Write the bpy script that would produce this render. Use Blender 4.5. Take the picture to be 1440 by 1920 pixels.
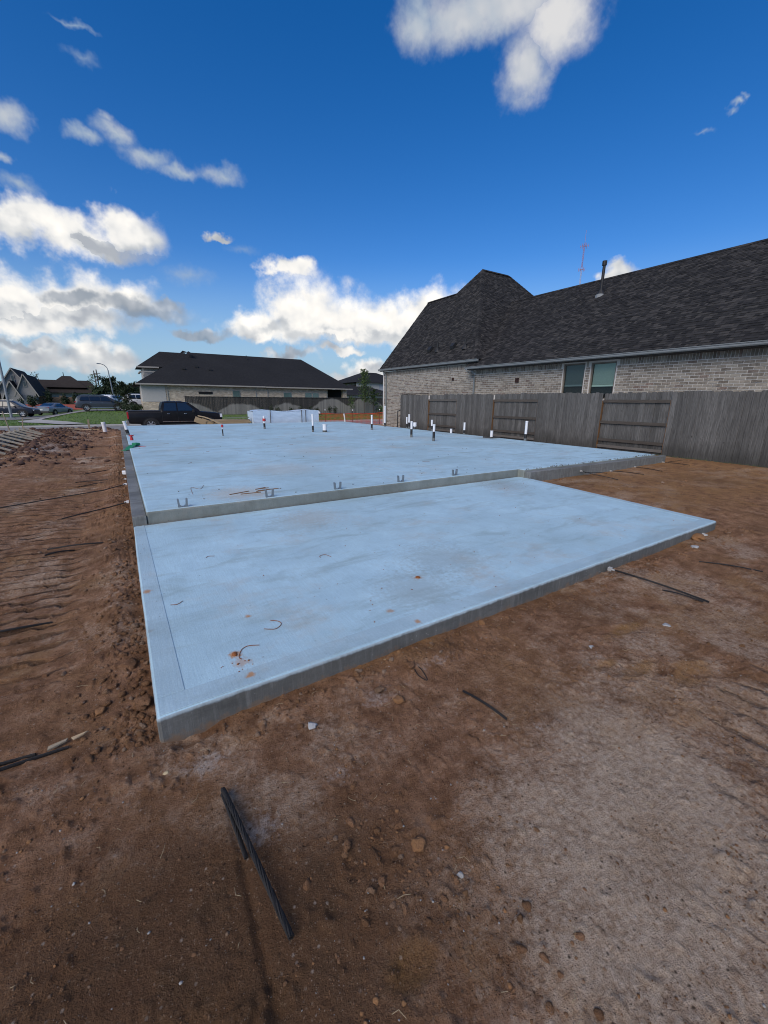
import bpy, math, random
import numpy as np
from mathutils import Vector, Matrix

for o in list(bpy.data.objects):
    bpy.data.objects.remove(o, do_unlink=True)
SC = bpy.context.scene
COL = SC.collection
R = math.radians

# ------------------------------------------------------------------ camera
CAM_Z = 1.62
_p, _r, _h = R(15.2194), R(0.5328), R(32.3958)
FW = Vector((math.sin(_h)*math.cos(_p), math.cos(_h)*math.cos(_p), -math.sin(_p)))
_r0 = Vector((math.cos(_h), -math.sin(_h), 0)); _u0 = _r0.cross(FW)
RT = _r0*math.cos(_r) + _u0*math.sin(_r); UP = _u0*math.cos(_r) - _r0*math.sin(_r)
cam_d = bpy.data.cameras.new('camera'); cam = bpy.data.objects.new('camera', cam_d); COL.objects.link(cam)
cam_d.sensor_fit = 'VERTICAL'; cam_d.sensor_height = 36.0; cam_d.lens = 36.0*765.46/1920
cam_d.clip_start = 0.02; cam_d.clip_end = 3000
cam.matrix_world = Matrix(((RT.x, UP.x, -FW.x, 0), (RT.y, UP.y, -FW.y, 0), (RT.z, UP.z, -FW.z, CAM_Z), (0, 0, 0, 1)))
SC.camera = cam
SC.render.resolution_x, SC.render.resolution_y = 768, 1024

# ------------------------------------------------------------------ light, exposure
SUN_AZ, SUN_EL = 238.0, 40.0        # compass degrees from +Y towards +X; the sun is veiled by cloud, off to the left
sun_d = bpy.data.lights.new('sun', 'SUN'); sun_d.energy = 2.0; sun_d.angle = R(48); sun_d.color = (1.0, 0.90, 0.77)
sun = bpy.data.objects.new('sun', sun_d); COL.objects.link(sun)
_sd = Vector((math.sin(R(SUN_AZ))*math.cos(R(SUN_EL)), math.cos(R(SUN_AZ))*math.cos(R(SUN_EL)), math.sin(R(SUN_EL))))
sun.rotation_euler = (-_sd).to_track_quat('-Z', 'Y').to_euler()
sun.location = (0, 0, 60)
SC.view_settings.view_transform = 'Standard'; SC.view_settings.look = 'None'
SC.view_settings.gamma = 1; SC.view_settings.exposure = 0.5; SC.view_settings.use_curve_mapping = False
SC.cycles.use_denoising = True; SC.cycles.filter_width = 1.05; SC.cycles.adaptive_threshold = 0.015
SC.cycles.max_bounces = 5; SC.cycles.diffuse_bounces = 2; SC.cycles.glossy_bounces = 2
SC.cycles.transmission_bounces = 4; SC.cycles.transparent_max_bounces = 12

# ------------------------------------------------------------------ node helper
class NT:
    def __init__(s, tree): s.t = tree; s.n = tree.nodes; s.l = tree.links
    def node(s, typ, **kw):
        n = s.n.new(typ)
        for k, v in kw.items(): setattr(n, k, v)
        return n
    def put(s, sock, v):
        if v is None: return
        if isinstance(v, bpy.types.NodeSocket): s.l.new(v, sock)
        else:
            if isinstance(v, (tuple, list)) and len(v) == 3 and sock.type == 'RGBA': v = (*v, 1)
            sock.default_value = v
    def m(s, op, a, b=None, c=None, clamp=False):
        n = s.node('ShaderNodeMath', operation=op, use_clamp=clamp)
        for i, v in enumerate((a, b, c)): s.put(n.inputs[i], v)
        return n.outputs[0]
    def v(s, op, a, b=None, c=None):
        n = s.node('ShaderNodeVectorMath', operation=op)
        for i, x in enumerate((a, b, c)):
            if x is not None: s.put(n.inputs[i], x)
        return n.outputs['Value'] if op in ('LENGTH', 'DOT_PRODUCT', 'DISTANCE') else n.outputs[0]
    def noise(s, vec, scale, detail=4, rough=.55, dist=0.0, w=None):
        n = s.node('ShaderNodeTexNoise')
        if w is not None: n.noise_dimensions = '4D'; n.inputs['W'].default_value = w
        s.put(n.inputs['Vector'], vec); n.inputs['Scale'].default_value = scale; n.inputs['Detail'].default_value = detail
        n.inputs['Roughness'].default_value = rough; n.inputs['Distortion'].default_value = dist
        return n.outputs['Fac'], n.outputs['Color']
    def vor(s, vec, scale, feature='F1', rnd=1.0, smooth=None):
        n = s.node('ShaderNodeTexVoronoi', feature=feature)
        s.put(n.inputs['Vector'], vec); n.inputs['Scale'].default_value = scale; n.inputs['Randomness'].default_value = rnd
        if smooth is not None: n.inputs['Smoothness'].default_value = smooth
        return n
    def rng(s, x, a, b, c=0.0, d=1.0, interp='LINEAR'):
        n = s.node('ShaderNodeMapRange', interpolation_type=interp); n.clamp = True
        s.put(n.inputs[0], x)
        for i, q in enumerate((a, b, c, d)): s.put(n.inputs[i+1], q)
        return n.outputs[0]
    def mix(s, f, a, b, blend='MIX'):
        n = s.node('ShaderNodeMix', data_type='RGBA', blend_type=blend)
        s.put(n.inputs[0], f); s.put(n.inputs[6], a); s.put(n.inputs[7], b)
        return n.outputs[2]
    def ramp(s, f, stops, interp='LINEAR'):
        n = s.node('ShaderNodeValToRGB'); cr = n.color_ramp; cr.interpolation = interp
        while len(cr.elements) < len(stops): cr.elements.new(0.5)
        for e, (p, c) in zip(cr.elements, stops): e.position = p; e.color = (*c, 1) if len(c) == 3 else c
        s.put(n.inputs[0], f); return n.outputs[0]

# ------------------------------------------------------------------ sky
W = bpy.data.worlds.new('World'); SC.world = W; W.use_nodes = True
def build_sky():
    t = NT(W.node_tree); t.n.clear()
    sky = t.node('ShaderNodeTexSky', sky_type='NISHITA'); sky.sun_disc = False
    sky.sun_elevation = R(SUN_EL); sky.sun_rotation = R(SUN_AZ); sky.altitude = 0
    sky.air_density = 1.0; sky.dust_density = 0.25; sky.ozone_density = 2.2
    hs = t.node('ShaderNodeHueSaturation'); t.put(hs.inputs['Color'], sky.outputs[0])
    hs.inputs['Hue'].default_value = 0.502; hs.inputs['Saturation'].default_value = 1.42; hs.inputs['Value'].default_value = 1.0
    blue0 = t.v('MULTIPLY', hs.outputs[0], (1.14*SKY_K, 1.11*SKY_K, 1.33*SKY_K))
    tc = t.node('ShaderNodeTexCoord'); D = tc.outputs['Generated']
    sep = t.node('ShaderNodeSeparateXYZ'); t.put(sep.inputs[0], D)
    az = t.m('MULTIPLY', t.m('ARCTAN2', sep.outputs[0], sep.outputs[1]), 57.29578)
    el = t.m('MULTIPLY', t.m('ARCSINE', sep.outputs[2]), 57.29578)
    blue = t.mix(t.rng(el, -1, 17, 1, 0, 'SMOOTHSTEP'), blue0, (.33, .51, .66))   # pale moist air near the horizon
    # irregular outlines: noise displaces the angular coordinates before the cloud bodies are read
    comb = t.node('ShaderNodeCombineXYZ'); t.put(comb.inputs[0], az); t.put(comb.inputs[1], el); A = comb.outputs[0]
    _, w1 = t.noise(D, 9, 2, .55); _, w2 = t.noise(D, 34, 3, .6)
    warp = t.v('MULTIPLY_ADD', t.v('SUBTRACT', w1, (.5, .5, .5)), (7.0, 4.5, 0), A)
    Pc = t.v('MULTIPLY_ADD', t.v('SUBTRACT', w2, (.5, .5, .5)), (2.6, 2.2, 0), warp)
    Pc = t.v('MULTIPLY', Pc, (1, 1, 0))
    def field(blobs, P):
        f = hgt = None; br = None
        for a, e, ra, re, k, w, b in blobs:
            q = t.v('MULTIPLY_ADD', P, (1/ra, 1/re, 0), (-a/ra, -e/re, 0))
            q2 = t.v('MAXIMUM', q, t.v('MULTIPLY', q, (1, -k, 1))) if abs(k-1) > .01 else q
            g = t.m('MULTIPLY_ADD', t.v('LENGTH', q2), -w, w)
            if f is None: f = g; br = t.m('MULTIPLY', g, 0.0); br = t.m('ADD', br, b)
            else:
                s = t.m('GREATER_THAN', g, f)
                br = t.m('MULTIPLY_ADD', s, t.m('SUBTRACT', b, br), br)
                f = t.m('SMOOTH_MAX', f, g, .25)
        return f, br
    # billowing relief, read twice along the light for shading
    def bill(vec):
        n1, _ = t.noise(vec, 17, 5, .6)
        vo = t.vor(vec, 26, 'F1', 1.0)
        return t.m('MULTIPLY_ADD', vo.outputs['Distance'], -.25, t.m('ADD', n1, .09))
    fc, brc = field(CUM, Pc)
    fl, _ = field(CUM, t.v('ADD', Pc, (0.6, -1.9, 0)))         # what lies below: nothing there means a shaded base
    b0 = bill(D); rn, _ = t.noise(D, 15, 3, .5); rn2, _ = t.noise(t.v('ADD', D, (0.006, -0.006, 0.020)), 15, 3, .5)
    rel = t.m('SUBTRACT', rn, rn2)
    dc = t.m('MULTIPLY_ADD', t.m('SUBTRACT', b0, .44), .85, fc)
    n7, _ = t.noise(D, 75, 4, .65); ac = t.rng(t.m('MULTIPLY_ADD', t.m('SUBTRACT', n7, .5), .20, dc), -.10, .54, 0, 1, 'SMOOTHSTEP')
    base = t.rng(t.m('MULTIPLY_ADD', t.m('SUBTRACT', rn, .5), 1.0, fl), -.15, .45, 1, 0, 'SMOOTHSTEP')
    fg, brg = field(GRY, Pc)
    dg = t.m('MULTIPLY_ADD', t.m('SUBTRACT', b0, .45), .9, fg)
    ag = t.m('MULTIPLY', t.rng(dg, 0, .5, 0, 1, 'SMOOTHSTEP'), .85)
    Ps = t.v('MULTIPLY_ADD', t.v('SUBTRACT', w2, (.5, .5, .5)), (2.4, 1.8, 0), t.v('MULTIPLY_ADD', t.v('SUBTRACT', w1, (.5, .5, .5)), (3, 2, 0), A))
    Ps = t.v('MULTIPLY', Ps, (1, 1, 0))
    fs, brs = field(SOFT, Ps)
    ns, _ = t.noise(D, 14, 7, .6)
    ds = t.m('MULTIPLY_ADD', t.m('SUBTRACT', ns, .5), .65, fs)
    as_ = t.m('MULTIPLY', t.rng(t.m('MULTIPLY_ADD', t.m('SUBTRACT', n7, .5), .25, ds), -.05, .95, 0, 1, 'SMOOTHSTEP'), .94)
    # the same kind of broken cloud all round the sky, beyond what the photograph frames
    dAz = t.m('ABSOLUTE', t.m('SUBTRACT', az, 32))
    inside = t.m('MAXIMUM', t.rng(dAz, 53, 68, 0, 1), t.rng(el, 42, 54, 0, 1))
    no, _ = t.noise(t.v('MULTIPLY', D, (1, 1, 1.6)), 3.2, 7, .55, 0.3, 0)
    ao = t.m('MULTIPLY', t.rng(no, .54, .68, 0, 1, 'SMOOTHSTEP'), inside)
    # lower parts of a cumulus are grey, crests bright
    shade = t.m('MULTIPLY_ADD', base, -.25, t.m('MULTIPLY_ADD', rel, 1.0, t.m('MULTIPLY_ADD', t.m('SUBTRACT', b0, .44), .22, brc)))
    colc = t.ramp(t.rng(shade, .55, 1.15), [(0, (.44, .47, .52)), (.35, (.66, .68, .70)), (.62, (.90, .89, .87)), (.85, (1.02, .99, .94)), (1, (1.12, 1.08, 1.01))])
    cols = t.ramp(t.rng(t.m('MULTIPLY_ADD', rel, .6, brs), .3, 1.0), [(0, (.28, .40, .56)), (.5, (.44, .52, .61)), (.75, (.58, .61, .65)), (1, (.78, .77, .76))])
    colg = t.ramp(t.rng(t.m('MULTIPLY_ADD', rel, 1.6, brg), .5, 1.0), [(0, (.26, .31, .38)), (.5, (.40, .44, .50)), (1, (.75, .77, .8))])
    c = t.mix(as_, blue, cols)
    c = t.mix(ac, c, colc)
    c = t.mix(ag, c, colg)
    c2 = t.mix(ao, blue, (.74, .75, .78))
    # the detailed clouds are only evaluated in their own part of the sky; elsewhere the open sky and loose cloud suffice
    near = t.m('MULTIPLY', t.m('MULTIPLY', t.m('LESS_THAN', dAz, 53.0), t.m('LESS_THAN', el, 42.0)), t.m('GREATER_THAN', el, -1.0))
    bg = t.node('ShaderNodeBackground'); t.put(bg.inputs[0], c); bg.inputs[1].default_value = SKY_STRENGTH
    bg2 = t.node('ShaderNodeBackground'); t.put(bg2.inputs[0], c2); bg2.inputs[1].default_value = SKY_STRENGTH
    mx = t.node('ShaderNodeMixShader'); t.put(mx.inputs[0], near); t.l.new(bg2.outputs[0], mx.inputs[1]); t.l.new(bg.outputs[0], mx.inputs[2])
    out = t.node('ShaderNodeOutputWorld'); t.l.new(mx.outputs[0], out.inputs[0])
W.cycles.sampling_method = 'MANUAL'; W.cycles.sample_map_resolution = 512
SKY_STRENGTH = 0.70; SKY_K = 0.100
CUM= [(-5.38, 15.57, 3.47, 2.45, 1.0, 1, 0.97), (-2.08, 15.58, 5.37, 2.43, 1.0, 1, 0.96), (3.7, 17.03, 4.28, 2.29, 1.0, 1, 0.98), (-0.6, 15.18, 6.97, 1.55, 1.0, 1, 0.8), (-6.48, 8.21, 5.64, 3.81, 2.0, 1, 1.02), (-1.04, 9.36, 5.49, 3.32, 2.0, 1, 1.0), (3.76, 10.15, 3.68, 2.82, 2.2, 1, 0.98), (-4.01, 7.77, 9.44, 2.5, 1.4, 1.1, 0.9), (22.27, 9.0, 6.34, 6.27, 2.8, 1, 1.06), (16.65, 8.16, 5.64, 2.96, 2.4, 1, 1.05), (26.66, 8.76, 8.16, 5.35, 2.8, 1, 1.06), (32.18, 8.85, 7.57, 3.99, 2.8, 1, 1.06), (38.37, 9.04, 6.8, 4.99, 2.2, 1, 1.06), (29.41, 8.38, 15.84, 2.46, 2.2, 1, 1.03), (20.59, 15.11, 3.2, 1.5, 1.5, 1, 0.92), (12.58, 17.68, 1.63, 0.69, 1.4, 0.9, 0.95), (59.14, 13.36, 2.56, 1.23, 1.3, 0.9, 1.0), (-6.74, 4.24, 3.82, 1.73, 1.4, 0.85, 0.92), (-2.28, 4.27, 3.82, 1.95, 1.4, 0.85, 0.95), (0.39, 4.15, 2.54, 1.9, 1.3, 0.8, 0.97), (26.62, 6.36, 3.33, 0.96, 1.8, 0.9, 0.92), (18.42, 5.38, 3.31, 1.01, 1.6, 0.9, 0.85), (30.09, 3.52, 4.25, 1.86, 1.3, 1, 1.0), (25.5, 3.12, 3.15, 0.93, 1.5, 0.8, 0.9)]
GRY= [(3.69, 9.61, 6.58, 1.81, 1.2, 1, 0.62), (-1.87, 10.01, 2.79, 1.1, 1, 0.9, 0.7), (9.83, 7.6, 4.14, 0.99, 1.2, 0.9, 0.68), (7.28, 10.39, 2.8, 0.98, 1.0, 0.8, 0.66), (-7.36, 5.44, 2.48, 0.6, 1, 0.8, 0.7), (19.78, 5.8, 4.01, 0.89, 1.2, 0.8, 0.8)]
SOFT= [(44.44, 35.52, 11.22, 2.76, 1, 1.2, 0.8), (50.54, 33.75, 5.0, 3.16, 1, 1.3, 0.98), (47.42, 31.46, 4.18, 3.05, 1, 1.2, 0.84), (35.69, 34.99, 3.61, 2.61, 1, 1.05, 0.74), (40.58, 35.09, 7.38, 2.57, 1, 1.15, 0.78), (0.61, 23.61, 1.71, 0.91, 1, 0.85, 0.66), (3.43, 24.5, 2.75, 1.14, 1, 0.9, 0.72), (6.11, 23.43, 3.54, 1.21, 1, 0.9, 0.7), (9.04, 22.64, 3.21, 0.84, 1, 0.8, 0.66), (13.13, 22.98, 3.11, 1.12, 1, 0.8, 0.62), (2.87, 25.22, 1.17, 0.74, 1, 0.7, 0.7), (-5.16, 23.5, 2.02, 1.48, 1, 1, 0.7), (-6.11, 20.63, 0.85, 0.53, 1, 0.8, 0.7), (-5.56, 18.73, 2.47, 0.95, 1, 0.8, 0.62), (67.52, 25.77, 0.56, 0.27, 1, 0.6, 0.55), (66.97, 25.45, 0.66, 0.32, 1, 0.75, 0.62), (66.36, 25.03, 0.59, 0.29, 1, 0.6, 0.55), (1.52, 30.52, 1.82, 0.27, 1, 0.6, 0.45), (1.59, 28.84, 1.15, 0.46, 1, 0.45, 0.4), (64.96, 23.93, 0.7, 0.26, 1, 0.45, 0.42), (8.75, 13.57, 3.38, 1.14, 1, 0.5, 0.6), (15.42, 16.57, 2.42, 0.71, 1, 0.4, 0.5)]
build_sky()
rnd = random.Random(11)
nrs = np.random.RandomState(5)

# ------------------------------------------------------------------ mesh helpers
WLOC = {}
def wl(o): return WLOC.get(o.name, Vector((0, 0, 0)))
def tag(o, label=None, cat=None, group=None, kind=None):
    if label: o['label'] = label
    if cat: o['category'] = cat
    if group: o['group'] = group
    if kind: o['kind'] = kind
    return o
def empty(name, loc, label=None, cat=None, group=None, rz=0.0):
    o = bpy.data.objects.new(name, None); COL.objects.link(o); o.location = loc; o.rotation_euler = (0, 0, rz)
    o.empty_display_size = .2; WLOC[o.name] = Vector(loc)
    return tag(o, label, cat, group)
class MB:
    def __init__(s): s.v = []; s.f = []; s.mi = []
    def add(s, vs, fs, mi=0):
        b = len(s.v); s.v += [tuple(p) for p in vs]; s.f += [tuple(i+b for i in f) for f in fs]; s.mi += [mi]*len(fs); return s
    def box(s, c, d, rz=0.0, mi=0, M=None):
        x, y, z = d[0]/2, d[1]/2, d[2]/2
        pts = [Vector((a, b, e)) for e in (-z, z) for a, b in ((-x, -y), (x, -y), (x, y), (-x, y))]
        if M is None: M = Matrix.Rotation(rz, 3, 'Z')
        return s.add([M @ p + Vector(c) for p in pts], [(3, 2, 1, 0), (4, 5, 6, 7), (0, 1, 5, 4), (1, 2, 6, 5), (2, 3, 7, 6), (3, 0, 4, 7)], mi)
    def bx(s, x0, x1, y0, y1, z0, z1, mi=0): return s.box(((x0+x1)/2, (y0+y1)/2, (z0+z1)/2), (abs(x1-x0), abs(y1-y0), abs(z1-z0)), 0, mi)
    def beam(s, a, b, w, h, mi=0, up=(0, 0, 1)):
        a, b = Vector(a), Vector(b); d = b-a; L = d.length; d.normalize(); u = Vector(up)
        r = d.cross(u); r.normalize(); u = r.cross(d)
        M = Matrix((d, r, u)).transposed(); return s.box((a+b)/2, (L, w, h), 0, mi, M)
    def tube(s, pts, r, n=8, mi=0, cap=True):
        pts = [Vector(p) for p in pts]; k = len(pts); rs = r if isinstance(r, (list, tuple)) else [r]*k
        d0 = (pts[1]-pts[0]).normalized(); u = d0.orthogonal().normalized(); vs = []
        for i, p in enumerate(pts):
            d = (pts[min(i+1, k-1)]-pts[max(i-1, 0)]).normalized(); u = (u-d*u.dot(d)).normalized(); w = d.cross(u)
            for j in range(n):
                a = 2*math.pi*j/n; vs.append(p+(u*math.cos(a)+w*math.sin(a))*rs[i])
        fs = [(i*n+j, i*n+(j+1) % n, (i+1)*n+(j+1) % n, (i+1)*n+j) for i in range(k-1) for j in range(n)]
        if cap: fs += [tuple(range(n-1, -1, -1)), tuple((k-1)*n+j for j in range(n))]
        return s.add(vs, fs, mi)
    def lathe(s, prof, c=(0, 0, 0), n=16, mi=0, axis='z'):
        vs = []; c = Vector(c)
        for r, z in prof:
            for j in range(n):
                a = 2*math.pi*j/n; p = Vector((r*math.cos(a), r*math.sin(a), z))
                if axis == 'y': p = Vector((p.x, p.z, p.y))
                vs.append(p+c)
        k = len(prof)
        return s.add(vs, [(i*n+j, i*n+(j+1) % n, (i+1)*n+(j+1) % n, (i+1)*n+j) for i in range(k-1) for j in range(n)], mi)
    def prism(s, poly, a0, a1, plane='xy', mi=0):
        def P(u, v, w): return {'xy': (u, v, w), 'xz': (u, w, v), 'yz': (w, u, v)}[plane]
        n = len(poly); vs = [P(u, v, a0) for u, v in poly]+[P(u, v, a1) for u, v in poly]
        fs = [tuple(range(n-1, -1, -1)), tuple(range(n, 2*n))]+[(i, (i+1) % n, n+(i+1) % n, n+i) for i in range(n)]
        return s.add(vs, fs, mi)
    def quad(s, *p, mi=0): return s.add(p, [tuple(range(len(p)))], mi)
    def build(s, name, mats, parent=None, local=False, smooth=None, kind=None, bevel=None):
        v = np.array(s.v, float).reshape(-1, 3)
        if local or parent is not None: org = Vector((0, 0, 0)) if local else wl(parent)
        else: org = Vector((float((v[:, 0].min()+v[:, 0].max())/2), float((v[:, 1].min()+v[:, 1].max())/2), float(v[:, 2].min())))
        v = v-np.array(org)
        me = bpy.data.meshes.new(name); me.from_pydata(v.tolist(), [], s.f)
        mats = mats if isinstance(mats, (list, tuple)) else [mats]
        for m in mats: me.materials.append(m)
        if len(mats) > 1: me.polygons.foreach_set('material_index', s.mi)
        if smooth is not None:
            me.polygons.foreach_set('use_smooth', [True]*len(s.f)); me.set_sharp_from_angle(angle=R(smooth))
        me.update()
        o = bpy.data.objects.new(name, me); COL.objects.link(o)
        if parent is not None: o.parent = parent; WLOC[o.name] = wl(parent).copy() if not local else Vector((0, 0, 0))
        elif not local: o.location = org; WLOC[o.name] = Vector(org)
        if bevel:
            bm_ = o.modifiers.new('soft_edges', 'BEVEL'); bm_.width = bevel; bm_.segments = 2; bm_.limit_method = 'ANGLE'
        if kind: o['kind'] = kind
        return o
def np_mesh(name, V, F, mats, kind=None, attrs=None, parent=None, smooth=False):
    """large meshes straight from arrays; F is (n,3) or (n,4)"""
    me = bpy.data.meshes.new(name); V = np.ascontiguousarray(V, np.float32); F = np.ascontiguousarray(F, np.int32); k = F.shape[1]
    me.vertices.add(len(V)); me.vertices.foreach_set('co', V.ravel())
    me.loops.add(F.size); me.loops.foreach_set('vertex_index', F.ravel())
    me.polygons.add(len(F)); me.polygons.foreach_set('loop_start', np.arange(0, F.size, k, dtype=np.int32)); me.polygons.foreach_set('loop_total', np.full(len(F), k, np.int32))
    if smooth: me.polygons.foreach_set('use_smooth', np.ones(len(F), bool))
    me.update(calc_edges=True)
    for a, arr in (attrs or {}).items():
        at = me.attributes.new(a, 'FLOAT', 'POINT'); at.data.foreach_set('value', np.ascontiguousarray(arr, np.float32).ravel())
    for m in (mats if isinstance(mats, (list, tuple)) else [mats]): me.materials.append(m)
    o = bpy.data.objects.new(name, me); COL.objects.link(o)
    if parent is not None: o.parent = parent; o.location = -wl(parent)
    if kind: o['kind'] = kind
    return o
def copy_tree(o, parent=None):
    c = o.copy(); COL.objects.link(c); c.parent = parent; WLOC[c.name] = wl(o).copy()
    for ch in list(o.children): copy_tree(ch, c)
    return c

# value noise on arrays
_perm = nrs.permutation(4096)
def vnoise(x, y, seed=0):
    xi = np.floor(x).astype(np.int64); yi = np.floor(y).astype(np.int64); fx = x-xi; fy = y-yi
    fx = fx*fx*fx*(fx*(fx*6-15)+10); fy = fy*fy*fy*(fy*(fy*6-15)+10)
    def h(a, b): return _perm[(_perm[(a+seed*131) & 4095]+b) & 4095]/4095.0
    return (h(xi, yi)*(1-fx)+h(xi+1, yi)*fx)*(1-fy)+(h(xi, yi+1)*(1-fx)+h(xi+1, yi+1)*fx)*fy
def fbm(x, y, sc, oct=4, seed=0, rough=.5):
    t = 0; a = 1; n = 0
    for i in range(oct):
        t = t+a*(vnoise(x*sc+i*17.3, y*sc-i*9.1, seed+i)-.5); n += a; a *= rough; sc *= 2.03
    return t/n
def sstep(a, b, x):
    t = np.clip((x-a)/(b-a), 0, 1); return t*t*(3-2*t)

# ------------------------------------------------------------------ materials
def new_mat(name):
    m = bpy.data.materials.new(name); m.use_nodes = True; t = NT(m.node_tree); t.n.clear()
    b = t.node('ShaderNodeBsdfPrincipled'); o = t.node('ShaderNodeOutputMaterial'); t.l.new(b.outputs[0], o.inputs[0])
    return m, t, b
def bump(t, b, h, strength=.4, dist=.01):
    n = t.node('ShaderNodeBump'); n.inputs['Strength'].default_value = strength; n.inputs['Distance'].default_value = dist
    t.put(n.inputs['Height'], h); t.l.new(n.outputs[0], b.inputs['Normal'])
def pos(t): return t.node('ShaderNodeNewGeometry').outputs['Position']
def ocoord(t): return t.node('ShaderNodeTexCoord').outputs['Object']
def piece_rand(t):
    a = t.node('ShaderNodeObjectInfo').outputs['Random']; b = t.node('ShaderNodeNewGeometry').outputs['Random Per Island']
    return t.m('FRACT', t.m('ADD', a, b))
def simple(name, col, rough=.6, var=.12, scale=8, metal=0.0, bmp=0.0, bscale=40, spec=.5, coat=0.0):
    m, t, b = new_mat(name); P = pos(t)
    f, _ = t.noise(P, scale, 5, .6)
    c = t.mix(f, tuple(x*(1-var) for x in col), tuple(min(1, x*(1+var)) for x in col))
    t.put(b.inputs['Base Color'], c); b.inputs['Roughness'].default_value = rough; b.inputs['Metallic'].default_value = metal
    b.inputs['Specular IOR Level'].default_value = spec
    if coat: b.inputs['Coat Weight'].default_value = coat; b.inputs['Coat Roughness'].default_value = .06
    if bmp:
        g, _ = t.noise(P, bscale, 6, .6); bump(t, b, g, bmp, .01)
    return m
def attr(t, name):
    n = t.node('ShaderNodeAttribute'); n.attribute_name = name; return n.outputs['Fac']

def mat_dirt(name, ground=True):
    m, t, b = new_mat(name); P = pos(t)
    n1, _ = t.noise(P, 1.1, 5, .6); n2, _ = t.noise(P, 7, 5, .65); n3, _ = t.noise(P, 38, 5, .7); n4, _ = t.noise(P, 170, 4, .75)
    c = t.ramp(n2, [(.26, (.120, .058, .030)), (.45, (.250, .130, .070)), (.58, (.355, .195, .112)), (.76, (.47, .290, .182))])
    c = t.mix(t.m('MULTIPLY', t.rng(n1, .42, .66), .5), c, (.33, .178, .085))
    if ground:
        dry = attr(t, 'dry'); damp_shade = attr(t, 'damp_shade'); clay = attr(t, 'clay')
        dcol = t.ramp(n3, [(.28, (.42, .300, .200)), (.5, (.60, .465, .340)), (.72, (.71, .580, .450))])
        dm = t.rng(t.m('MULTIPLY_ADD', t.m('SUBTRACT', n3, .5), 1.1, t.m('MULTIPLY_ADD', t.m('SUBTRACT', n2, .5), 1.0, dry)), .05, 1.0, 0, .92, 'SMOOTHSTEP')
        c = t.mix(dm, c, dcol)
        c = t.mix(t.m('MULTIPLY', clay, t.rng(n2, .35, .6)), c, (.33, .175, .062))
        c = t.mix(t.m('MULTIPLY', damp_shade, t.rng(n2, .3, .65, .5, .95)), c, (.100, .056, .029))  # damp soil tone, which also carries the painted foreground shade
        sl = t.rng(t.m('MULTIPLY_ADD', t.m('SUBTRACT', n3, .5), 1.6, t.m('MULTIPLY_ADD', t.m('SUBTRACT', n2, .5), .8, attr(t, 'slurry'))), .40, 1.1, 0, .62, 'SMOOTHSTEP')
        c = t.mix(sl, c, (.56, .50, .45))
    else:
        c = t.mix(t.rng(piece_rand(t), .0, 1, 0, .6), c, (.24, .135, .065))
        c = t.mix(t.rng(piece_rand(t), .80, .97, 0, .5), c, (.40, .32, .25))
    grv = None
    if ground:      # cleat marks of the crawler tracks: darker colour in sharp cross grooves
        xyz = t.node('ShaderNodeSeparateXYZ'); t.put(xyz.inputs[0], P); wn, _ = t.noise(P, 2.6, 4, .6)
        ph = t.m('FRACT', t.m('MULTIPLY', t.m('MULTIPLY_ADD', xyz.outputs[0], .10, t.m('MULTIPLY_ADD', wn, .17, xyz.outputs[1])), 1/.17))
        grv = t.m('MULTIPLY', t.rng(t.m('ABSOLUTE', t.m('SUBTRACT', ph, .5)), .02, .15, 1, 0, 'SMOOTHSTEP'), t.rng(t.m('MULTIPLY_ADD', t.m('SUBTRACT', n2, .5), 1.5, attr(t, 'track')), .22, .70, 0, 1))
        ph2 = t.m('FRACT', t.m('MULTIPLY', t.m('MULTIPLY_ADD', xyz.outputs[1], .14, t.m('MULTIPLY_ADD', wn, .18, xyz.outputs[0])), 1/.16))
        grv = t.m('MAXIMUM', grv, t.m('MULTIPLY', t.rng(t.m('ABSOLUTE', t.m('SUBTRACT', ph2, .5)), .03, .24, 1, 0, 'SMOOTHSTEP'), t.rng(t.m('MULTIPLY_ADD', t.m('SUBTRACT', n2, .5), 2.2, attr(t, 'tread')), .30, .80, 0, .9)))
        c = t.mix(t.m('MULTIPLY', grv, .72), c, (.095, .054, .030))
    # grains: dark pits and pale grit at two sizes
    for scl, lo_, hi_ in ((46, .80, .87), (120, .70, .80)):
        vo = t.vor(P, scl); sp = t.rng(vo.outputs['Distance'], .10, .30, 1, 0); cs = t.node('ShaderNodeSeparateColor'); t.put(cs.inputs[0], vo.outputs['Color'])
        c = t.mix(t.m('MULTIPLY', sp, t.rng(cs.outputs[0], lo_, hi_, 0, .85)), c, (.045, .026, .016))
        c = t.mix(t.m('MULTIPLY', sp, t.rng(cs.outputs[1], .88, .94, 0, .65)), c, (.50, .42, .34))
    n9, _ = t.noise(t.v('ADD', P, (5, 3, 0)), 3.1, 4, .65); pk = t.rng(n9, .36, .64, .25, 1.1); c = t.mix(t.m('MULTIPLY', t.rng(n4, .36, .54, .62, 0), pk), c, (.055, .029, .016)); n8, _ = t.noise(P, 95, 3, .7); c = t.mix(t.m('MULTIPLY', t.rng(n8, .58, .72, 0, .40), t.rng(n9, .36, .64, 1, .2)), c, (.55, .43, .30))
    t.put(b.inputs['Base Color'], c); b.inputs['Roughness'].default_value = .95; b.inputs['Specular IOR Level'].default_value = .12
    n6, _ = t.noise(P, 420, 3, .7)
    h = t.m('MULTIPLY_ADD', n3, 1.0, t.m('MULTIPLY_ADD', n4, .55, t.m('MULTIPLY_ADD', n6, .25, t.m('MULTIPLY', sp, .15))))
    if grv is not None: h = t.m('MULTIPLY_ADD', grv, -1.6, h)
    bump(t, b, h, 1.0, .024)
    return m
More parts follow.
